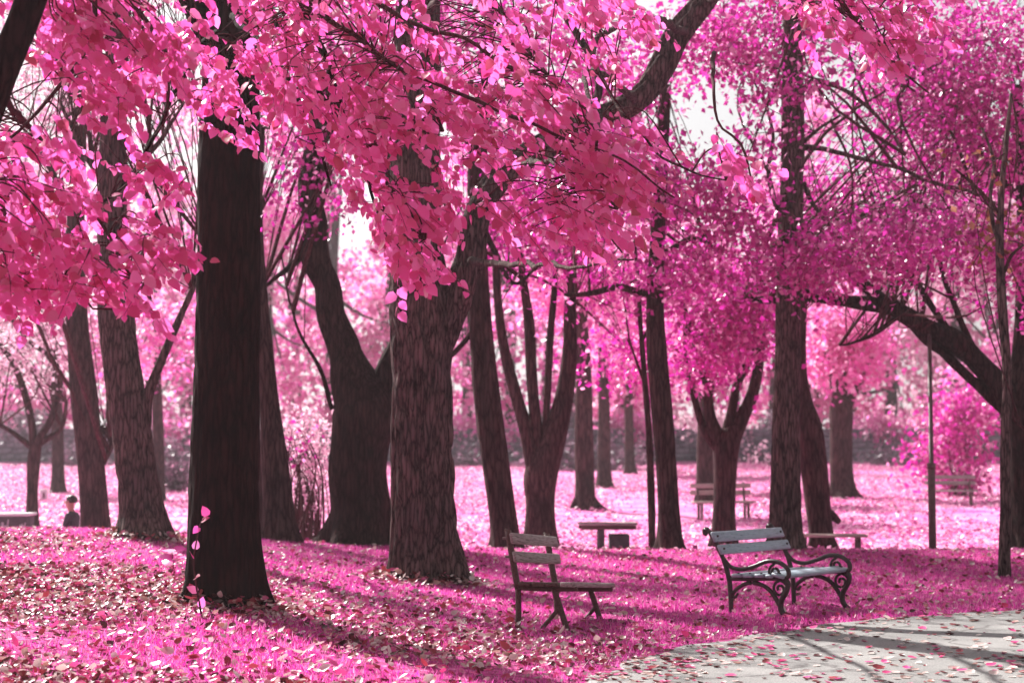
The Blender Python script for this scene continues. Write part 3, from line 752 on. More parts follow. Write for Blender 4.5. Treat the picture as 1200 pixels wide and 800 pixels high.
def sprays(tree, polys, lean, seed):
    """polys: (polygon px, number of sprays, nearest depth, farthest depth)"""
    root, base, bpts = T[tree]
    r = np.random.default_rng(seed)
    BP = np.concatenate(bpts)
    LP, LA, LN, LS = [], [], [], []
    tw = Acc()
    for poly, cnt, y0, y1 in polys:
        pa = np.array(poly, float)
        got = []
        while len(got) < cnt:
            q = r.uniform(pa.min(0), pa.max(0), (cnt * 2, 2))
            ok = in_poly(q[:, 0], q[:, 1], poly)
            dens = vnoise(np.column_stack([q / 70, np.zeros(len(q))]), seed) > r.uniform(.22, .64, len(q))
            got += list(q[ok & dens])
        for q in got[:cnt]:
            Yd = r.uniform(y0, y1)
            s = pt(q[0] - 14, q[1] - 30, Yd)
            d = norm(np.array([lean + r.normal() * .4, r.normal() * .6, -.42 + r.normal() * .28]))
            L = r.uniform(.25, .6)
            n = int(L / .036) + 3
            t = np.linspace(0, 1, 6)[:, None]
            tw_p = s + d * L * (t - .35) + np.array([0, 0, -.12]) * L * t ** 2
            V, Qd, _ = tube(tw_p, np.linspace(.0030, .0014, 6), 3, cap=False); tw.add(V, Qd)
            k = ((BP - tw_p[0]) ** 2).sum(1).argmin()
            dd = np.linalg.norm(BP[k] - tw_p[0])
            if .05 < dd < 1.2:
                mid = (BP[k] + tw_p[0]) / 2 + [0, 0, .12 * dd] + r.normal(size=3) * .08 * dd
                c = catmull(np.vstack([BP[k], mid, tw_p[0], tw_p[1]]), 9)
                V, Qd, _ = tube(c, np.linspace(.0065, .0028, 9), 4, cap=False); tw.add(V, Qd)
            tt = np.linspace(.02, 1.0, n) + r.normal(size=n) * .02
            pos = s + d * L * (tt[:, None] - .35) + np.array([0, 0, -.12]) * L * tt[:, None] ** 2
            side = norm(np.cross(d, [0, 0, 1.0])); sg = np.where(np.arange(n) % 2, 1, -1)[:, None]
            A = d * r.uniform(.3, .9, (n, 1)) + side * sg * r.uniform(.5, 1.1, (n, 1)) + np.array([0, 0, -1]) * r.uniform(.1, 1.1, (n, 1)) + r.normal(size=(n, 3)) * .25
            face = norm(np.array([r.normal() * .5, -1.0, .55]))
            N = face + r.normal(size=(n, 3)) * .55
            A = norm(A)
            S = r.uniform(.042, .094, n) * (.75 + .35 * np.sin(np.linspace(.3, 2.6, n)))
            LP.append(pos + A * S[:, None] * .28); LA.append(A); LN.append(N); LS.append(S)
    LP, LA, LN, LS = map(np.concatenate, (LP, LA, LN, LS))
    # leaves that show largest become parts of their own
    A, B, C = frames(LA, LN)
    view = norm(LP - np.array([0, 0, CAM_Z]))
    px, py = project(LP)
    show = np.abs((C * view).sum(1)) * (LS / LP[:, 1]) ** 2 * ((px > 5) & (px < 1195) & (py > 5) & (py < 795))
    big = np.argsort(-show)[:300]
    rest = np.ones(len(LP), bool); rest[big] = False
    for i in big:
        o = link('leaf', LEAF_MESH, root)
        M = Matrix.Identity(4)
        for a in range(3):
            M[a][0] = A[i][a] * LS[i]; M[a][1] = B[i][a] * LS[i]; M[a][2] = C[i][a] * LS[i]; M[a][3] = LP[i][a] - base[a]
        o.matrix_local = M
    V, Tt = scatter(LP[rest], LA[rest], LN[rest], LS[rest], LEAF_V, LEAF_T)
    o = Acc().add(V, None, Tt).build('crown', CORAL, root, base, False); o['kind'] = 'stuff'
    t = tw.build('twigs', TWIG, root, base); t['kind'] = 'stuff'

sprays('edge', [([(-60, -40), (150, -40), (230, 10), (225, 80), (190, 130), (120, 175), (112, 260), (0, 285), (-60, 280)], 185, 10.0, 12.5),
                ([(-60, 240), (60, 235), (130, 265), (228, 300), (228, 365), (180, 392), (110, 388), (60, 375), (-60, 365)], 92, 9.8, 11.2)], .5, 101)
sprays('first', [([(225, -40), (470, -40), (475, 120), (430, 175), (385, 180), (330, 150), (312, 110), (238, 100), (228, 60)], 130, 10.8, 13.6),
                 ([(380, 150), (470, 140), (560, 170), (575, 250), (545, 335), (480, 345), (440, 265), (390, 235)], 62, 10.8, 12.4),
                 ([(225, -30), (315, -30), (315, 110), (240, 120)], 26, 11.5, 13.5), ([(235, 100), (310, 100), (300, 190), (240, 185)], 9, 12, 14), ([(160, 200), (232, 220), (232, 330), (200, 340)], 8, 11, 12.5)], .5, 102)
sprays('second', [([(465, -40), (720, -40), (790, 50), (705, 110), (640, 130), (560, 170), (470, 140)], 92, 11.2, 14),
                  ([(560, 150), (650, 120), (740, 165), (830, 190), (890, 212), (820, 222), (822, 290), (775, 325), (740, 300), (650, 312), (575, 290)], 104, 11.0, 13),
                  ([(820, -40), (1095, -40), (1108, 85), (1078, 100), (1000, 70), (900, 30)], 70, 11.0, 13.0),
                  ([(830, 200), (890, 212), (880, 225), (835, 225)], 5, 11.0, 12.0)], .8, 103)

# ------------------------------------------------------------------ far wall and the trees beyond it
WALL_Y = 92.0
wroot = empty('stone_wall', (0, WALL_Y, float(gz(0, WALL_Y))))
tag(wroot, 'long low blue grey stone wall at the far side of meadow', 'wall')
zb = float(gz(0, WALL_Y))
Acc().box((0, WALL_Y + .35, zb + .75), (190, .5, 2.1)).build('mortar_core', MORTAR, wroot, wroot.location, False)
bm_ = Acc().box((0, 0, 0), (1, 1, 1), None, .09)
STONE_MESH = np_mesh('stone', np.concatenate(bm_.V), [np.concatenate(bm_.T)], STONE, False)
st_acc = Acc(); r = np.random.default_rng(5); n_ind = 0
for row in range(6):
    x = -95 + r.random() * .5
    zc = zb + .12 + row * .31
    while x < 95:
        ln = r.uniform(.4, .85)
        px_ = 600 + F * (x + ln / 2) / WALL_Y
        dep = r.uniform(.16, .24)
        size = (ln - .04, dep, .27 + r.uniform(-.02, .01)); c = (x + ln / 2, WALL_Y + .1 - dep / 2 + .06, zc)
        if (-10 < px_ < 120 or 1000 < px_ < 1095) and n_ind < 290:
            o = link('stone', STONE_MESH, wroot); o.location = Vector(c) - wroot.location; o.scale = size; n_ind += 1
        else:
            st_acc.box(c, size)
        x += ln
o = st_acc.build('stones', STONE, wroot, wroot.location, False); o['kind'] = 'stuff'
Acc().box((0, WALL_Y + .28, zb + 1.86), (190, .62, .14), None, .03).build('coping', STONE, wroot, wroot.location, False)

def far_proto(seed, mat, h):
    r = np.random.default_rng(seed)
    root = empty('far_tree', (0, 0, 0))
    tr = Acc()
    P = catmull(np.array([[0, 0, -.3], [.1, 0, h * .2], [-.1, .1, h * .45], [.1, 0, h * .8]]), 14)
    V, Qd, Tt = tube(P, np.linspace(.42, .08, 14), 10, 0, .1, seed); tr.add(V, Qd, Tt)
    blobs = []
    for k in range(9):
        a = r.uniform(0, 6.28); rr = r.uniform(0, h * .28); z = h * (k + .6) / 9.5
        tgt = np.array([math.cos(a) * rr, math.sin(a) * rr, z])
        blobs.append((tgt, np.array([1, 1, .75]) * h * r.uniform(.10, .19), 1))
        s0 = P[int(r.integers(3, 11))]
        c = catmull(np.vstack([s0, (s0 + tgt) / 2 + [0, 0, -.3], tgt]), 7)
        V, Qd, Tt = tube(c, np.linspace(.14, .03, 7), 5); tr.add(V, Qd, Tt)
    tr.build('trunk', BARK_FAR, root)
    crown_leaves(blobs, 330, 15, .42, np.array([0, 0, 0]), mat, root, spread=.75, seedoff=seed)
    root.children[-1].location = (0, 0, 0)
    return root

def copy_tree(o):
    c = o.copy(); COL.objects.link(c)
    for ch in o.children:
        d = ch.copy(); COL.objects.link(d); d.parent = c
        for g in ch.children:
            e = g.copy(); COL.objects.link(e); e.parent = d
    return c

protos = [far_proto(1, ROSE, 17), far_proto(2, PALE, 16), far_proto(3, ROSE, 20), far_proto(4, MAGENTA, 15)]
looks = ['rose pink tree with rounded crown', 'pale greyish pink tree with loose crown', 'tall rose pink tree', 'deep magenta tree with low crown']
ordinal = ['first', 'second', 'third', 'fourth', 'fifth', 'sixth', 'seventh', 'eighth', 'ninth', 'tenth', 'eleventh', 'twelfth', 'thirteenth', 'fourteenth', 'fifteenth',
           'sixteenth', 'seventeenth', 'eighteenth', 'nineteenth', 'twentieth', 'twenty first', 'twenty second', 'twenty third', 'twenty fourth', 'twenty fifth',
           'twenty sixth', 'twenty seventh', 'twenty eighth', 'twenty ninth', 'thirtieth', 'thirty first', 'thirty second']
for p, l in zip(protos, looks): tag(p, l, 'tree', 'trees beyond the wall')
used = set()
r = np.random.default_rng(9)
for i, px_ in enumerate(range(-60, 1320, 46)):
    k = [1, 0, 1, 2, 0, 2, 1, 0, 2, 3, 2, 0, 2, 0, 2, 3, 0, 2, 1, 0, 2, 3, 0, 3][i % 24]
    o = protos[k] if k not in used else copy_tree(protos[k]); used.add(k)
    Yd = r.uniform(97, 128)
    x = (px_ - 600 + r.uniform(-18, 18)) / F * Yd
    o.location = (x, Yd, float(gz(x, Yd)) - .1)
    o.rotation_euler = (0, 0, r.uniform(0, 6.28))
    s = r.uniform(.85, 1.25); o.scale = (s, s, s * r.uniform(.9, 1.15))
    o['label'] = f'{looks[k]} beyond the far wall, {ordinal[i]} from the left'

# ------------------------------------------------------------------ shrubs
def shrub(name, label, px, base_py, Y, blobs, mat, n, seed, leaf=.1, nst=26, per=14, spread=.3):
    p = pt(px, base_py, Y); base = np.array([p[0], p[1], float(gz(p[0], p[1]))])
    root = empty(name, base); tag(root, label, 'shrub')
    bl = [(pt(b[0], b[1], Y), np.array([b[2] * Y / F, b[2] * Y / F * .8, b[3] * Y / F]), b[2] * b[3]) for b in blobs]
    o, C = crown_leaves(bl, n, per, leaf, base, mat, root, 'foliage', spread, seedoff=seed)
    r = np.random.default_rng(seed); tw = Acc()
    for i in r.choice(len(C), min(nst, len(C)), replace=False):
        s0 = base + [r.normal() * .2, r.normal() * .2, -.1]
        tgt = C[i]; mid = (s0 + tgt) / 2 + [r.normal() * .15, 0, .3]
        V, Qd, Tt = tube(catmull(np.vstack([s0, mid, tgt]), 8), np.linspace(.022, .006, 8), 5); tw.add(V, Qd, Tt)
    t = tw.build('stems', TWIG, root, base); t['kind'] = 'stuff'
    return root
shrub('shrub', 'loose greyish pink shrub between the slim leaning and twisted trunks', 362, 630, 33, [(362, 560, 34, 60), (355, 500, 30, 30)], PALE, 150, 61, .08, 50)
shrub('shrub', 'rounded magenta shrub at right, in front of the far wall', 1125, 585, 56, [(1125, 530, 50, 48), (1150, 480, 50, 30)], MAGENTA, 280, 62, .2, 40, 18, .5)
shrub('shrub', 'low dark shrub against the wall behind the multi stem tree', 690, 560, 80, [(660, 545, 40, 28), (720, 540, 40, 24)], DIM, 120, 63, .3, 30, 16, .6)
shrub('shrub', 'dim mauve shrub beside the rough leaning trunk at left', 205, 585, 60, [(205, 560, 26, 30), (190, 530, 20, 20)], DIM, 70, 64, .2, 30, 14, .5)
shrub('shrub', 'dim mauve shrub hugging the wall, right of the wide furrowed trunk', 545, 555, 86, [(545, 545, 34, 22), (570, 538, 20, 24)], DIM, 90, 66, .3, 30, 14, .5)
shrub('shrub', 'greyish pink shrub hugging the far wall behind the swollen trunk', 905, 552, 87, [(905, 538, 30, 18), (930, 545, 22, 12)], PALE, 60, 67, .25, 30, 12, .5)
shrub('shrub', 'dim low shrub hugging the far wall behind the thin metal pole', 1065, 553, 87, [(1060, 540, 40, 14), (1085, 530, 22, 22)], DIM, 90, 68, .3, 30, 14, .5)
shrub('shrub', 'dim low shrub hugging the far wall below the small forked tree', 95, 553, 86, [(95, 540, 26, 18)], DIM, 50, 69, .3, 30, 14, .5)
shrub('shrub', 'tall thin whippy shrub left of the twisted trunk', 345, 640, 27.5, [(340, 480, 30, 90), (360, 420, 25, 60)], MAGENTA, 40, 65, .09, 40, 7, .2)

top = float(gz(0, 95))
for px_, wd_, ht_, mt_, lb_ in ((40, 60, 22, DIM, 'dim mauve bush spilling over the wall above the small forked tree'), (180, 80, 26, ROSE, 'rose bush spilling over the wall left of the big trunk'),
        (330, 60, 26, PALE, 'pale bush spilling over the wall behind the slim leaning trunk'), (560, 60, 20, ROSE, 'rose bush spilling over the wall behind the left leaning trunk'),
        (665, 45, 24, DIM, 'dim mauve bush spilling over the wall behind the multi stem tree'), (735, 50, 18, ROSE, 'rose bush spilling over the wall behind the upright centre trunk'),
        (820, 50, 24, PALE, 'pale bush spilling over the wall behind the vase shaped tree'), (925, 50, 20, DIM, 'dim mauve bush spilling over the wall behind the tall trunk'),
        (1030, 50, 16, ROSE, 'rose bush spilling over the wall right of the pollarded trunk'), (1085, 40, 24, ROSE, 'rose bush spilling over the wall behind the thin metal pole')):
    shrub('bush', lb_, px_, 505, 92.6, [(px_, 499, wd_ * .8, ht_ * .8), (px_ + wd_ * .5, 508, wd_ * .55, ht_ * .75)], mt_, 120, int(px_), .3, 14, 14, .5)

# ------------------------------------------------------------------ sprig at the foot of the first tree
sp = gpt(243, 697); sp[1] = 14.35; sp[0] = pt(238, 700, 14.35)[0]; sp[2] = float(gz(sp[0], sp[1]))
root = empty('sprig', sp); tag(root, 'slender leafy sprig growing up against the big foreground trunk', 'plant')
line = np.array([[sp[0], sp[1], sp[2] - .02], pt(229, 680, sp[1]), pt(227, 655, sp[1]), pt(231, 630, sp[1]), pt(234, 614, sp[1]), pt(243, 604, sp[1])])
line = catmull(line, 16)
V, Qd, Tt = tube(line, np.linspace(.010, .005, 16), 6); Acc().add(V, Qd, Tt).build('stem', TWIG, root, sp)
for k, (t_, s_) in enumerate([(15, .085), (14, .08), (13, .07), (10, .075), (9, .08), (6, .08), (4, .09), (2, .085), (1, .08)]):
    o = link('leaf', LEAF_MESH, root)
    sg = 1 if k % 2 else -1
    A_, B_, C_ = frames(np.array([[sg * random.uniform(.2, .9), random.uniform(-.6, .2), random.uniform(-.5, 1.2)]]), np.array([[random.uniform(-1, 1), -.7, random.uniform(0, .9)]]))
    M = Matrix.Identity(4)
    for ax in range(3):
        M[ax][0] = A_[0][ax] * s_; M[ax][1] = B_[0][ax] * s_; M[ax][2] = C_[0][ax] * s_; M[ax][3] = line[t_][ax] - sp[ax]
    o.matrix_local = M
# seedling with broad magenta leaves left of the trunk
sp = gpt(203, 672); root = empty('seedling', sp); tag(root, 'small seedling with broad magenta leaves left of big foreground trunk', 'plant')
MLEAF = np_mesh('leaf', LEAF_V, [LEAF_T], MAGENTA, False)
st = catmull(np.array([sp, sp + [0, 0, .12], sp + [-.02, 0, .24]]), 6)
V, Qd, Tt = tube(st, np.linspace(.006, .003, 6), 5); Acc().add(V, Qd, Tt).build('stem', TWIG, root, sp)
for k in range(9):
    o = link('leaf', MLEAF, root); a = k * 2.4; s_ = random.uniform(.11, .16)
    A_, B_, C_ = frames(np.array([[math.cos(a), math.sin(a) * .6, .25]]), np.array([[0, -.5, 1.0]]) + rng.normal(size=(1, 3)) * .3)
    M = Matrix.Identity(4)
    for ax in range(3):
        M[ax][0] = A_[0][ax] * s_; M[ax][1] = B_[0][ax] * s_; M[ax][2] = C_[0][ax] * s_; M[ax][3] = [0, 0, .08 + .02 * k][ax]
    o.matrix_local = M

# ------------------------------------------------------------------ benches
def bar(P, R, parent, name, mat, n=None, segs=8, flatten=1.0):
    P = np.asarray(P, float); n = n or max(6, len(P) * 5)
    c = catmull(P, n) if len(P) > 2 else catmull(P, 3)
    R = np.linspace(R[0], R[1], len(c)) if hasattr(R, '__len__') else np.full(len(c), R)
    V, Qd, Tt = tube(c, R, segs)
    return Acc().add(V, Qd, Tt).build(name, mat, parent)

def spiral(c, r0, r1, turns, a0, x):
    t = np.linspace(0, 1, int(18 * turns))
    rr = r0 + (r1 - r0) * t; a = a0 + t * turns * 2 * math.pi
    return np.column_stack([np.full(len(t), x), c[0] + rr * np.cos(a), c[1] + rr * np.sin(a)])

def slat(parent, L, y, z, wd, th, pitch, mat, x0=0.0, bow=0.0, rz=0.0):
    a = Acc()
    R = np.array([[1, 0, 0], [0, math.cos(pitch), -math.sin(pitch)], [0, math.sin(pitch), math.cos(pitch)]])
    a.box((0, 0, 0), (L, wd, th), None, min(.008, th * .3))
    o = a.build('slat', mat, parent, smooth=False)
    o.location = (x0 + L / 2, y, z); o.rotation_euler = (pitch, 0, rz)
    return o

def scroll_bench():
    p = gpt(853, 719)
    root = empty('park_bench', p, math.radians(50))
    tag(root, 'park bench with blue grey slats and scrolled iron armrests beside the path', 'bench')
    L = 1.32
    for x in (0.06, L - .06):
        fr = empty('end_frame', (0, 0, 0)); 
        COL.objects.unlink(fr); bpy.data.objects.remove(fr)
        a = Acc()
        def add(P, R, n=24, segs=8):
            P = np.asarray(P, float)
            if P.shape[1] == 2: P = np.column_stack([np.full(len(P), x), -P[:, 0], P[:, 1]])
            c = catmull(P, n)
            rr = np.linspace(R[0], R[1], len(c)) if hasattr(R, '__len__') else np.full(len(c), R)
            V, Qd, Tt = tube(c, rr, segs, 0, .08, 3); a.add(V, Qd, Tt)
        add([(.0, -.03), (-.005, .16), (-.02, .32), (-.075, .5), (-.16, .66), (-.235, .775), (-.262, .80)], (.026, .024), 30)   # rear leg and back post
        add([(-.262, .80), (-.285, .815), (-.305, .80), (-.302, .775), (-.28, .765)], (.026, .024), 14)                        # top curl
        add([(0.0, .34), (.2, .345), (.42, .36), (.60, .37)], .022, 16)                                                    # seat rail
        add([(.60, .37), (.645, .33), (.63, .25), (.575, .16), (.565, .08), (.60, .02), (.635, .0)], (.026, .03), 26)     # front leg
        add([(0.0, .17), (.06, .235), (.18, .30), (.31, .305), (.44, .25), (.54, .13), (.575, .06)], (.02, .024), 30)     # arch under the seat
        add([(0.0, .17), (.05, .16), (.08, .2)], (.018, .012), 8)
        V = spiral((.555, .265), .085, .018, 1.5, .6, x); V[:, 1] *= -1
        Vt, Qd, Tt = tube(V, np.full(len(V), .014), 6); a.add(Vt, Qd, Tt)
        a.build('end_frame', IRON, root)
        ar = Acc(); 
        c = catmull(np.array([(x, .085, .53), (x, -.0, .455), (x, -.13, .435), (x, -.28, .475), (x, -.42, .525), (x, -.55, .52), (x, -.64, .465), (x, -.655, .40), (x, -.615, .365)]), 40)
        Vt, Qd, Tt = tube(c, np.linspace(.02, .024, 40), 9); ar.add(Vt, Qd, Tt)
        V = spiral((.50, .425), .07, .016, 1.6, 1.7, x); V[:, 1] *= -1
        Vt, Qd, Tt = tube(V, np.full(len(V), .014), 6); ar.add(Vt, Qd, Tt)
        c = catmull(np.array([(x, -.50, .495), (x, -.49, .51), (x, -.47, .525)]), 6)
        Vt, Qd, Tt = tube(c, np.full(6, .013), 6); ar.add(Vt, Qd, Tt)
        ar.build('armrest', IRON, root)
    for y, z, wd in ((.20, .742, .105), (.125, .62, .10)):
        slat(root, L, y - .03, z, .03, wd, math.radians(-26), PAINTED)
    for y, z in ((-.09, .375), (-.22, .378), (-.35, .385), (-.56, .395)):
        slat(root, L, y, z, .105 if y > -.5 else .13, .035, math.radians(-2 if y > -.5 else 12), PAINTED)
    slat(root, L, -.46, .385, .07, .035, 0, PAINTED)
    bo = Acc()
    for x in (.06, L - .06):
        for y, z, d in ((.155, .75, -1), (.08, .628, -1)):
            V, Qd, Tt = tube(np.array([(x, y, z), (x, y - .012, z + .004)]), [.013, .010], 8); bo.add(V, Qd, Tt)
        for y, z in ((-.09, .393), (-.22, .396), (-.35, .403), (-.46, .403), (-.56, .413)):
            V, Qd, Tt = tube(np.array([(x, y, z), (x, y, z + .010)]), [.013, .010], 8); bo.add(V, Qd, Tt)
    bo.build('bolts', IRON, root)
    return root
scroll_bench()

def plain_bench():
    p = gpt(604, 737)
    root = empty('park_bench', p, math.radians(69))
    tag(root, 'plain weathered bench with two grey back slats, standing on the grass', 'bench')
    L = 1.22
    for x in (0.07, L - .12):
        a = Acc()
        def add(P, R, n=10):
            c = catmull(np.column_stack([np.full(len(P), x), -np.asarray(P, float)[:, 0], np.asarray(P, float)[:, 1]]), n)
            V, Qd, Tt = tube(c, np.full(n, R) if not hasattr(R, '__len__') else np.linspace(R[0], R[1], n), 6); a.add(V, Qd, Tt)
        add([(-.012, -.04), (0.0, .12), (-.012, .36)], .027)
        add([(-.012, .35), (-.06, .56), (-.125, .87)], .03)
        add([(-.012, .36), (.25, .355), (.55, .365)], .022)
        add([(.33, .36), (.40, .18), (.485, -.05)], .027)
        add([(.395, .2), (.30, .09), (.185, -.04)], .02)
        add([(-.12, .86), (-.155, .875)], .016, 4)
        a.build('end_frame', BROWNWOOD, root)
    for y, z in ((.093, .80), (.06, .635)):
        slat(root, L, y - .03, z, .032, .098, math.radians(-12), GREYWOOD)
    for y, z in ((-.07, .395), (-.2, .395), (-.33, .395)):
        slat(root, L, y, z, .115, .04, 0, BROWNWOOD)  # inner seat slats: shade put into a darker wood colour
    slat(root, L, -.475, .40, .13, .045, 0, GREYWOOD, 0.0)  # front slat: paler wood colour stands in for the light on it
    root.rotation_euler = (0, math.radians(4.5), math.radians(69))
    bol = Acc()
    for z, y in ((.80, .125), (.635, .09)):
        V, Qd, Tt = tube(np.array([(.07, y, z), (.07, y + .05, z)]), [.012, .012], 8); bol.add(V, Qd, Tt)
    bol.build('bolts', METAL, root)
    return root
plain_bench()

def far_bench(px, py, Y, rz, label, L=1.7, back=True, seat=.45, mat=PALEWOOD, pedestal=False):
    p = pt(px, py, Y); p[2] = float(gz(p[0], p[1]))
    root = empty('park_bench', p, rz); tag(root, label, 'bench')
    for k in range(3): slat(root, L, -.16 + k * .16, seat, .13, .045, 0, mat, -L / 2)
    if back:
        for z in (seat + .22, seat + .38): slat(root, L, .27, z, .035, .11, math.radians(-12), mat, -L / 2)
    for x in ((-L * .38, L * .38) if not pedestal else (-.12, .2)):
        a = Acc()
        if pedestal:
            a.box((x, 0, (seat - .024) / 2 - .1 if x < 0 else .12), (.1 if x < 0 else .34, .3, seat - .024 + .2 if x < 0 else .34), None, .01)
        else:
            a.box((x, -.15, seat / 2 - .06), (.06, .06, seat + .06), None, .008).box((x, .17, seat / 2 - .06), (.06, .06, seat + .06), None, .008)
            a.box((x, 0, seat - .05), (.06, .4, .05), None, .008)
            if back: a.box((x, .245, seat + .22), (.05, .04, .5), np.array([[1, 0, 0], [0, math.cos(.2), math.sin(.2)], [0, -math.sin(.2), math.cos(.2)]]), .008)
        if pedestal and x < 0: Acc().box((0, -.2, seat - .06), (L * .96, .03, .07), None, .006).box((0, .2, seat - .06), (L * .96, .03, .07), None, .006).build('apron', BROWNWOOD, root, smooth=False)
        a.build('leg', CONCRETE if pedestal else METAL, root, smooth=False)
    return root
far_bench(712, 640, 30.0, math.radians(4), 'backless bench on a pedestal strewn with leaves before the rooted trunk', L=1.0, back=False, pedestal=True, seat=.47, mat=GREYWOOD)
far_bench(974, 645, 29.5, math.radians(-4), 'low slatted bench seen behind the scrolled bench', L=1.2, back=False, seat=.30)
far_bench(848, 607, 41.0, math.radians(8), 'sunlit bench in the meadow behind the vase shaped tree', L=1.5, back=True, seat=.42)
far_bench(1115, 590, 48.0, math.radians(-8), 'far bench in front of the magenta shrub, right of the pole', L=1.4, back=True, seat=.42, mat=GREYWOOD)

# ------------------------------------------------------------------ pole, graffiti block, post, person
p = pt(1093, 648, 27.5); p[2] = float(gz(p[0], p[1]))
root = empty('metal_pole', p); tag(root, 'thin bare metal pole with thicker foot, right of the scrolled bench', 'pole')
zt = pt(1093, 388, 27.5)[2] - p[2]
V, Qd, Tt = tube(np.array([[0, 0, -.2], [0, 0, 1.4], [0, 0, 1.42], [0, 0, zt]]), [.062, .060, .038, .034], 14); Acc().add(V, Qd, Tt).build('shaft', METAL, root)
V, Qd, Tt = tube(np.array([[0, 0, 1.36], [0, 0, 1.46]]), [.07, .07], 14); Acc().add(V, Qd, Tt).build('collar', METAL, root)
V, Qd, Tt = tube(np.array([[0, 0, zt], [0, 0, zt + .05], [0, 0, zt + .08]]), [.045, .045, .01], 12); Acc().add(V, Qd, Tt).build('cap', METAL, root)

p = pt(2, 640, 33.0); p[2] = float(gz(p[0], p[1]))
root = empty('concrete_block', p, math.radians(2)); tag(root, 'dark block with pale top and graffiti scribbles at left edge', 'concrete block')
top = pt(2, 601, 33.0)[2] - p[2]
Acc().box((0, 0, top / 2 - .1), (1.10, .55, top + .1), None, .02).build('body', CONCRETE, root, smooth=False)
Acc().box((0, 0, top - .02), (1.18, .62, .05), None, .012).build('slab', WHITE, root, smooth=False)
g = Acc()
for sx, sc_ in ((.08, 1.0), (-.30, .9), (.45, .55)):
    zig = [(-.10, -.12), (-.07, .05), (-.03, -.10), (.0, .08), (.03, -.10), (.05, .02), (.09, -.02), (.11, .13)]
    P = np.array([(sx + a * sc_, -.283, top - .24 + b * sc_) for a, b in zig])
    V, Qd, Tt = tube(catmull(P, 40), np.full(40, .014), 5); g.add(V, Qd, Tt)
g.build('graffiti', GRAFFITI, root)

p = pt(51, 590, 52.0); p[2] = float(gz(p[0], p[1])) - .02
root = empty('marker_post', p); tag(root, 'small white marker in the far meadow, right of small forked trunk', 'post')
Acc().box((0, 0, .18), (.22, .12, .40), None, .02).build('body', WHITE, root, smooth=False)
Acc().box((.02, -.064, .2), (.06, .012, .16), None, .003).build('plate', METAL, root, smooth=False)

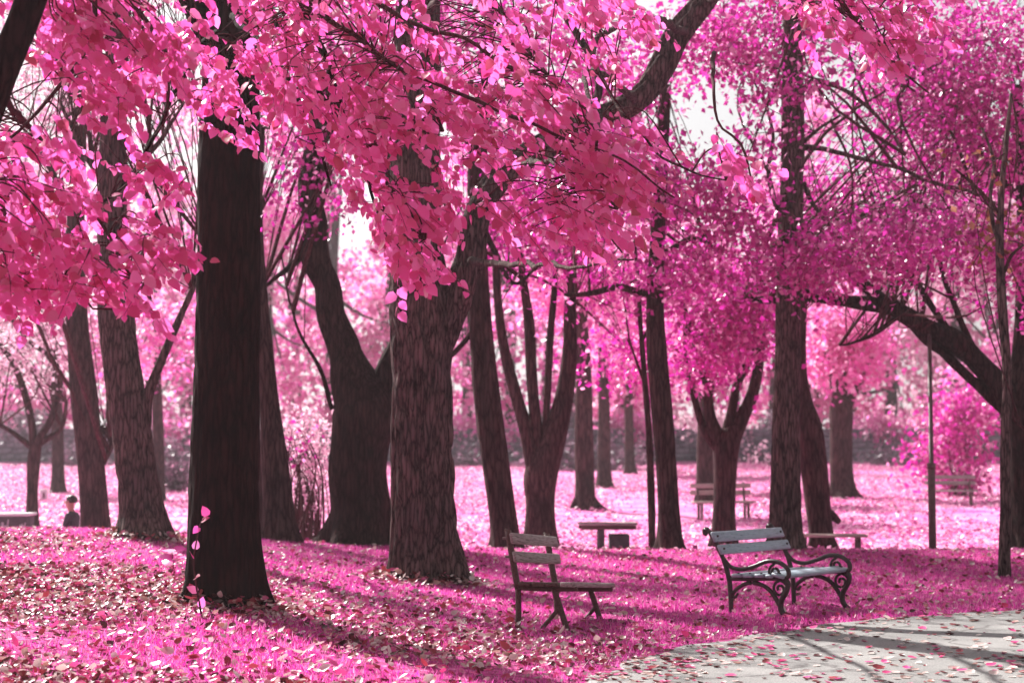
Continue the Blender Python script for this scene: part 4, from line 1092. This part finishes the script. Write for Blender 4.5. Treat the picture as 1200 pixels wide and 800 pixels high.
def person():
    Yp = 31.5
    hd = pt(86, 592, Yp)
    b = np.array([hd[0], hd[1], float(gz(hd[0], hd[1]))])
    root = empty('person', b, math.radians(-100)); tag(root, 'person in dark jacket sitting beside the plain trunk, facing left', 'person')
    H = hd[2] - b[2]           # height of the head centre above the ground
    hip = max(H - .66, .12)
    me = bpy.data.meshes.new('body')
    # local frame: -Y is where the person faces
    J = {'pelvis': (0, 0, hip, .155), 'waist': (0, -.02, hip + .17, .135), 'chest': (0, -.03, hip + .36, .155), 'neckb': (0, -.03, hip + .49, .07), 'neck': (0, -.045, hip + .55, .052),
         'skull0': (0, -.065, hip + .615, .082), 'skull1': (0, -.065, hip + .70, .088), 'skull2': (0, -.06, hip + .765, .05)}
    for s, sg in (('l', 1), ('r', -1)):
        J['sh' + s] = (.17 * sg, -.02, hip + .44, .07); J['el' + s] = (.22 * sg, -.08, hip + .2, .048); J['wr' + s] = (.12 * sg, -.3, hip + .14, .035); J['ha' + s] = (.08 * sg, -.37, hip + .13, .04)
        J['hp' + s] = (.1 * sg, -.04, hip - .01, .1); J['kn' + s] = (.13 * sg, -.42, hip + .14, .07); J['an' + s] = (.13 * sg, -.60, max(hip - .36, .06), .045); J['to' + s] = (.13 * sg, -.75, max(hip - .40, .03), .04)
    Ed = [('pelvis', 'waist'), ('waist', 'chest'), ('chest', 'neckb'), ('neckb', 'neck'), ('neck', 'skull0'), ('skull0', 'skull1'), ('skull1', 'skull2')]
    for s in 'lr':
        Ed += [('chest', 'sh' + s), ('sh' + s, 'el' + s), ('el' + s, 'wr' + s), ('wr' + s, 'ha' + s), ('pelvis', 'hp' + s), ('hp' + s, 'kn' + s), ('kn' + s, 'an' + s), ('an' + s, 'to' + s)]
        for f in range(5):
            sg = 1 if s == 'l' else -1
            hx, hy, hz, _ = J['ha' + s]
            n1, n2 = 'f%s%da' % (s, f), 'f%s%db' % (s, f)
            if f == 4:
                J[n1] = (hx - .035 * sg, hy + .0, hz + .015, .010); J[n2] = (hx - .05 * sg, hy - .03, hz + .012, .008)
            else:
                J[n1] = (hx + (f - 1.5) * .019, hy - .055 - .006 * (f in (1, 2)), hz, .009); J[n2] = (hx + (f - 1.5) * .02, hy - .085 - .01 * (f in (1, 2)), hz - .025, .007)
            Ed += [('ha' + s, n1), (n1, n2)]
    keys = list(J)
    me.from_pydata([J[k][:3] for k in keys], [(keys.index(a), keys.index(c)) for a, c in Ed], [])
    o = link('body', me, root)
    sk = o.modifiers.new('skin', 'SKIN'); sk.use_smooth_shade = True
    for i, k in enumerate(keys):
        v = me.skin_vertices[0].data[i]; v.radius = (J[k][3], J[k][3]); v.use_root = (k == 'pelvis')
    o.modifiers.new('sub', 'SUBSURF').levels = 2
    dg = bpy.context.evaluated_depsgraph_get()
    m2 = bpy.data.meshes.new_from_object(o.evaluated_get(dg))
    o.modifiers.clear(); o.data = m2
    m2.materials.clear()
    for m in (COAT, SKIN, TROUSER): m2.materials.append(m)
    for f in m2.polygons:
        c = f.center
        hand = c.y < -.33 and c.z > hip + .06 and c.z < hip + .17 and abs(c.x) < .125
        f.material_index = 1 if (c.z > hip + .52 or hand) else (0 if (c.z > hip + .02 and c.y > -.33 and not (c.y < -.22 and c.z > hip + .09 and abs(c.x) > .125 and c.z < hip + .0)) else 2)
    # hair, face
    hc = np.array([0, -.055, hip + .70])
    u = np.linspace(0, math.pi * .62, 9); t = np.linspace(0, 2 * math.pi, 18, endpoint=False)
    Vh = np.array([[hc[0] + .098 * math.sin(a) * math.cos(b_), hc[1] + .02 + .108 * math.sin(a) * math.sin(b_), hc[2] + .015 + .105 * math.cos(a) * (1 if b_ < 3.3 else 1)] for a in u for b_ in t])
    Vh[:, 1] = np.where((Vh[:, 1] < hc[1] - .05) & (Vh[:, 2] < hc[2] + .045), hc[1] - .05, Vh[:, 1])
    I = np.arange(8)[:, None] * 18; j = np.arange(18)[None]; j2 = (j + 1) % 18
    Acc().add(Vh, np.stack([I + j, I + j2, I + 18 + j2, I + 18 + j], -1).reshape(-1, 4)).build('hair', HAIR, root)
    f = Acc()
    V, Qd, Tt = tube(np.array([(0, -.15, hip + .70), (0, -.168, hip + .672), (0, -.15, hip + .66)]), [.010, .015, .012], 6); f.add(V, Qd, Tt)
    f.build('nose', SKIN, root)
    e = Acc()
    for sg in (1, -1): e.box((.032 * sg, -.147, hip + .705), (.022, .01, .010), None, .002)
    e.box((0, -.146, hip + .625), (.045, .01, .010), None, .002)
    e.build('eyes', HAIR, root)
    ea = Acc()
    for sg in (1, -1): ea.box((.09 * sg, -.06, hip + .69), (.015, .035, .06), None, .006)
    ea.build('ears', SKIN, root)
person()

# ------------------------------------------------------------------ grass and fallen leaves
def frustum_pts(n, y0, y1, margin, r, power=1.0):
    u = r.random(n)
    Y = np.sqrt(y0 ** 2 + u * (y1 ** 2 - y0 ** 2)) if power == 1.0 else y0 * (y1 / y0) ** u
    X = (r.random(n) * 2 - 1) * (Y * .31 + margin)
    return X, Y
r = np.random.default_rng(21)
X, Y = frustum_pts(330000, 9.5, 27.5, 2.0, r)
pd = path_dist(X, Y)
patch = vnoise(np.column_stack([X * .5, Y * .5, X * 0]), 31)
lit = sst((patch - .3) / .25) * sst((17.5 - Y - X * 1.1) / 7)          # leafier ground near and left
keep = (pd < .02 + .05 * np.sin(X * 9)) & (r.random(len(X)) > lit * .72)
X, Y = X[keep], Y[keep]; n = len(X)
h = r.uniform(.025, .075, n) * (1 + .5 * (vnoise(np.column_stack([X * 2, Y * 2, X * 0]), 33) - .5))
a = r.uniform(0, 2 * math.pi, n); wd = r.uniform(.004, .0085, n)
B0 = np.column_stack([X, Y, gz(X, Y) - .01])
sd = np.column_stack([np.cos(a), np.sin(a), a * 0]) * wd[:, None]
tip = B0 + np.column_stack([r.normal(size=n) * .5, r.normal(size=n) * .5, np.ones(n)]) * h[:, None]
V = np.stack([B0 - sd, B0 + sd, tip], 1).reshape(-1, 3)
o = link('grass', np_mesh('grass', V, [np.arange(3 * n).reshape(-1, 3)], GRASS, False)); tag(o, 'pink grass carpeting the mound and the ground around the benches', 'grass', kind='stuff')

def litter(n, y0, y1, size, mat, name, label, dens, r, TV=CURL_V, TT=CURL_T, lift=.012, margin=1.5, onpath=False):
    X, Y = frustum_pts(n, y0, y1, margin, r)
    k = dens(X, Y, r)
    X, Y = X[k], Y[k]; n = len(X)
    Z = gz(X, Y) + lift + r.random(n) * .03
    if onpath: Z = gz(X, Y) + .019
    a = r.uniform(0, 2 * math.pi, n)
    A = np.column_stack([np.cos(a), np.sin(a), r.normal(size=n) * (.4 if not onpath else .06)])
    N = np.column_stack([r.normal(size=n) * .7, r.normal(size=n) * .7, np.ones(n)]) if not onpath else np.column_stack([r.normal(size=n) * .12, r.normal(size=n) * .12, np.ones(n)])
    S = size * r.uniform(.55, 1.3, n)
    V, Tt = scatter(np.column_stack([X, Y, Z]), A, N, S, TV, TT)
    o = Acc().add(V, None, Tt).build(name, mat, smooth=False)
    return tag(o, label, 'leaves', kind='stuff')
def d_near(X, Y, r):
    pd = path_dist(X, Y)
    patch = vnoise(np.column_stack([X * .5, Y * .5, X * 0]), 31)
    lit = .10 + .90 * sst((patch - .3) / .25) * sst((17.5 - Y - X * 1.1) / 7)
    return (pd < -.02) & (r.random(len(X)) < lit)
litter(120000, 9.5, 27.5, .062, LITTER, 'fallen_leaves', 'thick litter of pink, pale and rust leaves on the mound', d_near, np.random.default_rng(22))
def d_path(X, Y, r):
    pd = path_dist(X, Y)
    return (pd > 0) & (pd < 4) & (r.random(len(X)) < np.clip(1.4 - pd / np.where(X < 1.4, 1.1, .6), .2, 1) * np.where(Y < 13.5, 1, .6))
litter(26000, 9.5, 22, .062, LITTER, 'fallen_leaves', 'small leaves scattered over the grey path', d_path, np.random.default_rng(23), onpath=True)
def d_far(X, Y, r):
    return vnoise(np.column_stack([X * .25, Y * .12, X * 0]), 35) + .3 * r.random(len(X)) > .34
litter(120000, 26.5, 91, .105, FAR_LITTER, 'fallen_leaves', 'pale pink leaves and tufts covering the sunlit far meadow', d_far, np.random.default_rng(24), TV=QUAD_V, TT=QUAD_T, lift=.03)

# drifts of leaves against the near trunks
r = np.random.default_rng(29)
for key, rad, lab in (('first', .40, 'leaves drifted against the foot of the big dark trunk'), ('second', .50, 'leaves drifted against the foot of the wide furrowed trunk'),
                      ('bright_edge', .42, 'leaves drifted against the foot of the rough leaning trunk')):
    b0 = T[key][1]; n = 520
    a = r.uniform(0, 2 * math.pi, n); d = rad * (.85 + np.abs(r.normal(size=n)) * .42)
    X = b0[0] + np.cos(a) * d; Y = b0[1] + np.sin(a) * d
    Z = gz(X, Y) + .02 + .13 * np.exp(-((d - rad * .8) / (rad * .45)) ** 2) * r.random(n)
    an = r.uniform(0, 6.28, n)
    A = np.column_stack([np.cos(an), np.sin(an), r.normal(size=n) * .4]); N = np.column_stack([np.cos(a) * .5 + r.normal(size=n) * .5, np.sin(a) * .5 + r.normal(size=n) * .5, np.ones(n)])
    V, Tt = scatter(np.column_stack([X, Y, Z]), A, N, .075 * r.uniform(.6, 1.3, n), CURL_V, CURL_T)
    tag(Acc().add(V, None, Tt).build('fallen_leaves', LITTER, smooth=False), lab, 'leaves', kind='stuff')

# leaves one can pick apart: on the path and in the foreground litter
fm = {}
for cname, stops in (('bright pink', [(0, (.78, .07, .26)), (1, (.85, .12, .40))]), ('pale', [(0, (.78, .58, .55)), (1, (.84, .70, .66))]), ('rust red', [(0, (.34, .05, .06)), (1, (.5, .07, .1))])):
    m = leaf_mat(cname.replace(' ', '_') + '_fallen_leaf', stops, .25, .42)
    fm[cname] = [np_mesh('fallen_leaf', TV * (np.array([1, 1, k]) if k else 1), [TT], m, False) for TV, TT, k in ((CURL_V, CURL_T, 0), (CURL_V, CURL_T, .5))]
r = np.random.default_rng(25)
cnt = {'path': 0, 'grass': 0}
while cnt['path'] < 120 or cnt['grass'] < 175:
    px_, py_ = r.uniform(0, 1200), 800 - abs(r.normal()) * 42
    if py_ < 690: continue
    p = gpt(px_, py_, 8)
    pd = float(path_dist(np.array([p[0]]), np.array([p[1]]))[0])
    where = 'path' if pd > .06 else ('grass' if pd < -.05 else None)
    if where is None or cnt[where] >= (120 if where == 'path' else 175): continue
    cnt[where] += 1
    cname = r.choice(['bright pink', 'pale', 'rust red'], p=[.42, .40, .18])
    o = link('fallen_leaf', fm[cname][int(r.integers(2))])
    o.location = (p[0], p[1], p[2] + (.024 if where == 'path' else .045))
    o.rotation_euler = (r.normal() * (.12 if where == 'path' else .4), r.normal() * (.12 if where == 'path' else .4), r.uniform(0, 6.28))
    s = r.uniform(.06, .105); o.scale = (s, s, s)
    if where == 'path': tag(o, f'{cname} fallen leaf lying on the grey path', 'leaf', f'{cname} leaves fallen on the path')
    else: tag(o, f'{cname} fallen leaf in the foreground litter below the big trunk', 'leaf', f'{cname} leaves in the foreground litter')

# ------------------------------------------------------------------ haze
m = bpy.data.materials.new('thin_haze'); m.use_nodes = True
nt = m.node_tree; nt.nodes.clear()
out = nt.nodes.new('ShaderNodeOutputMaterial'); pv = nt.nodes.new('ShaderNodeVolumePrincipled')
pv.inputs['Color'].default_value = (.95, .86, .91, 1); pv.inputs['Density'].default_value = HAZE; pv.inputs['Anisotropy'].default_value = .35
nt.links.new(pv.outputs[0], out.inputs['Volume'])
hz = Acc().box((0, 150, 14.5), (2100, 2500, 40)).build('haze', m, smooth=False); tag(hz, kind='stuff')
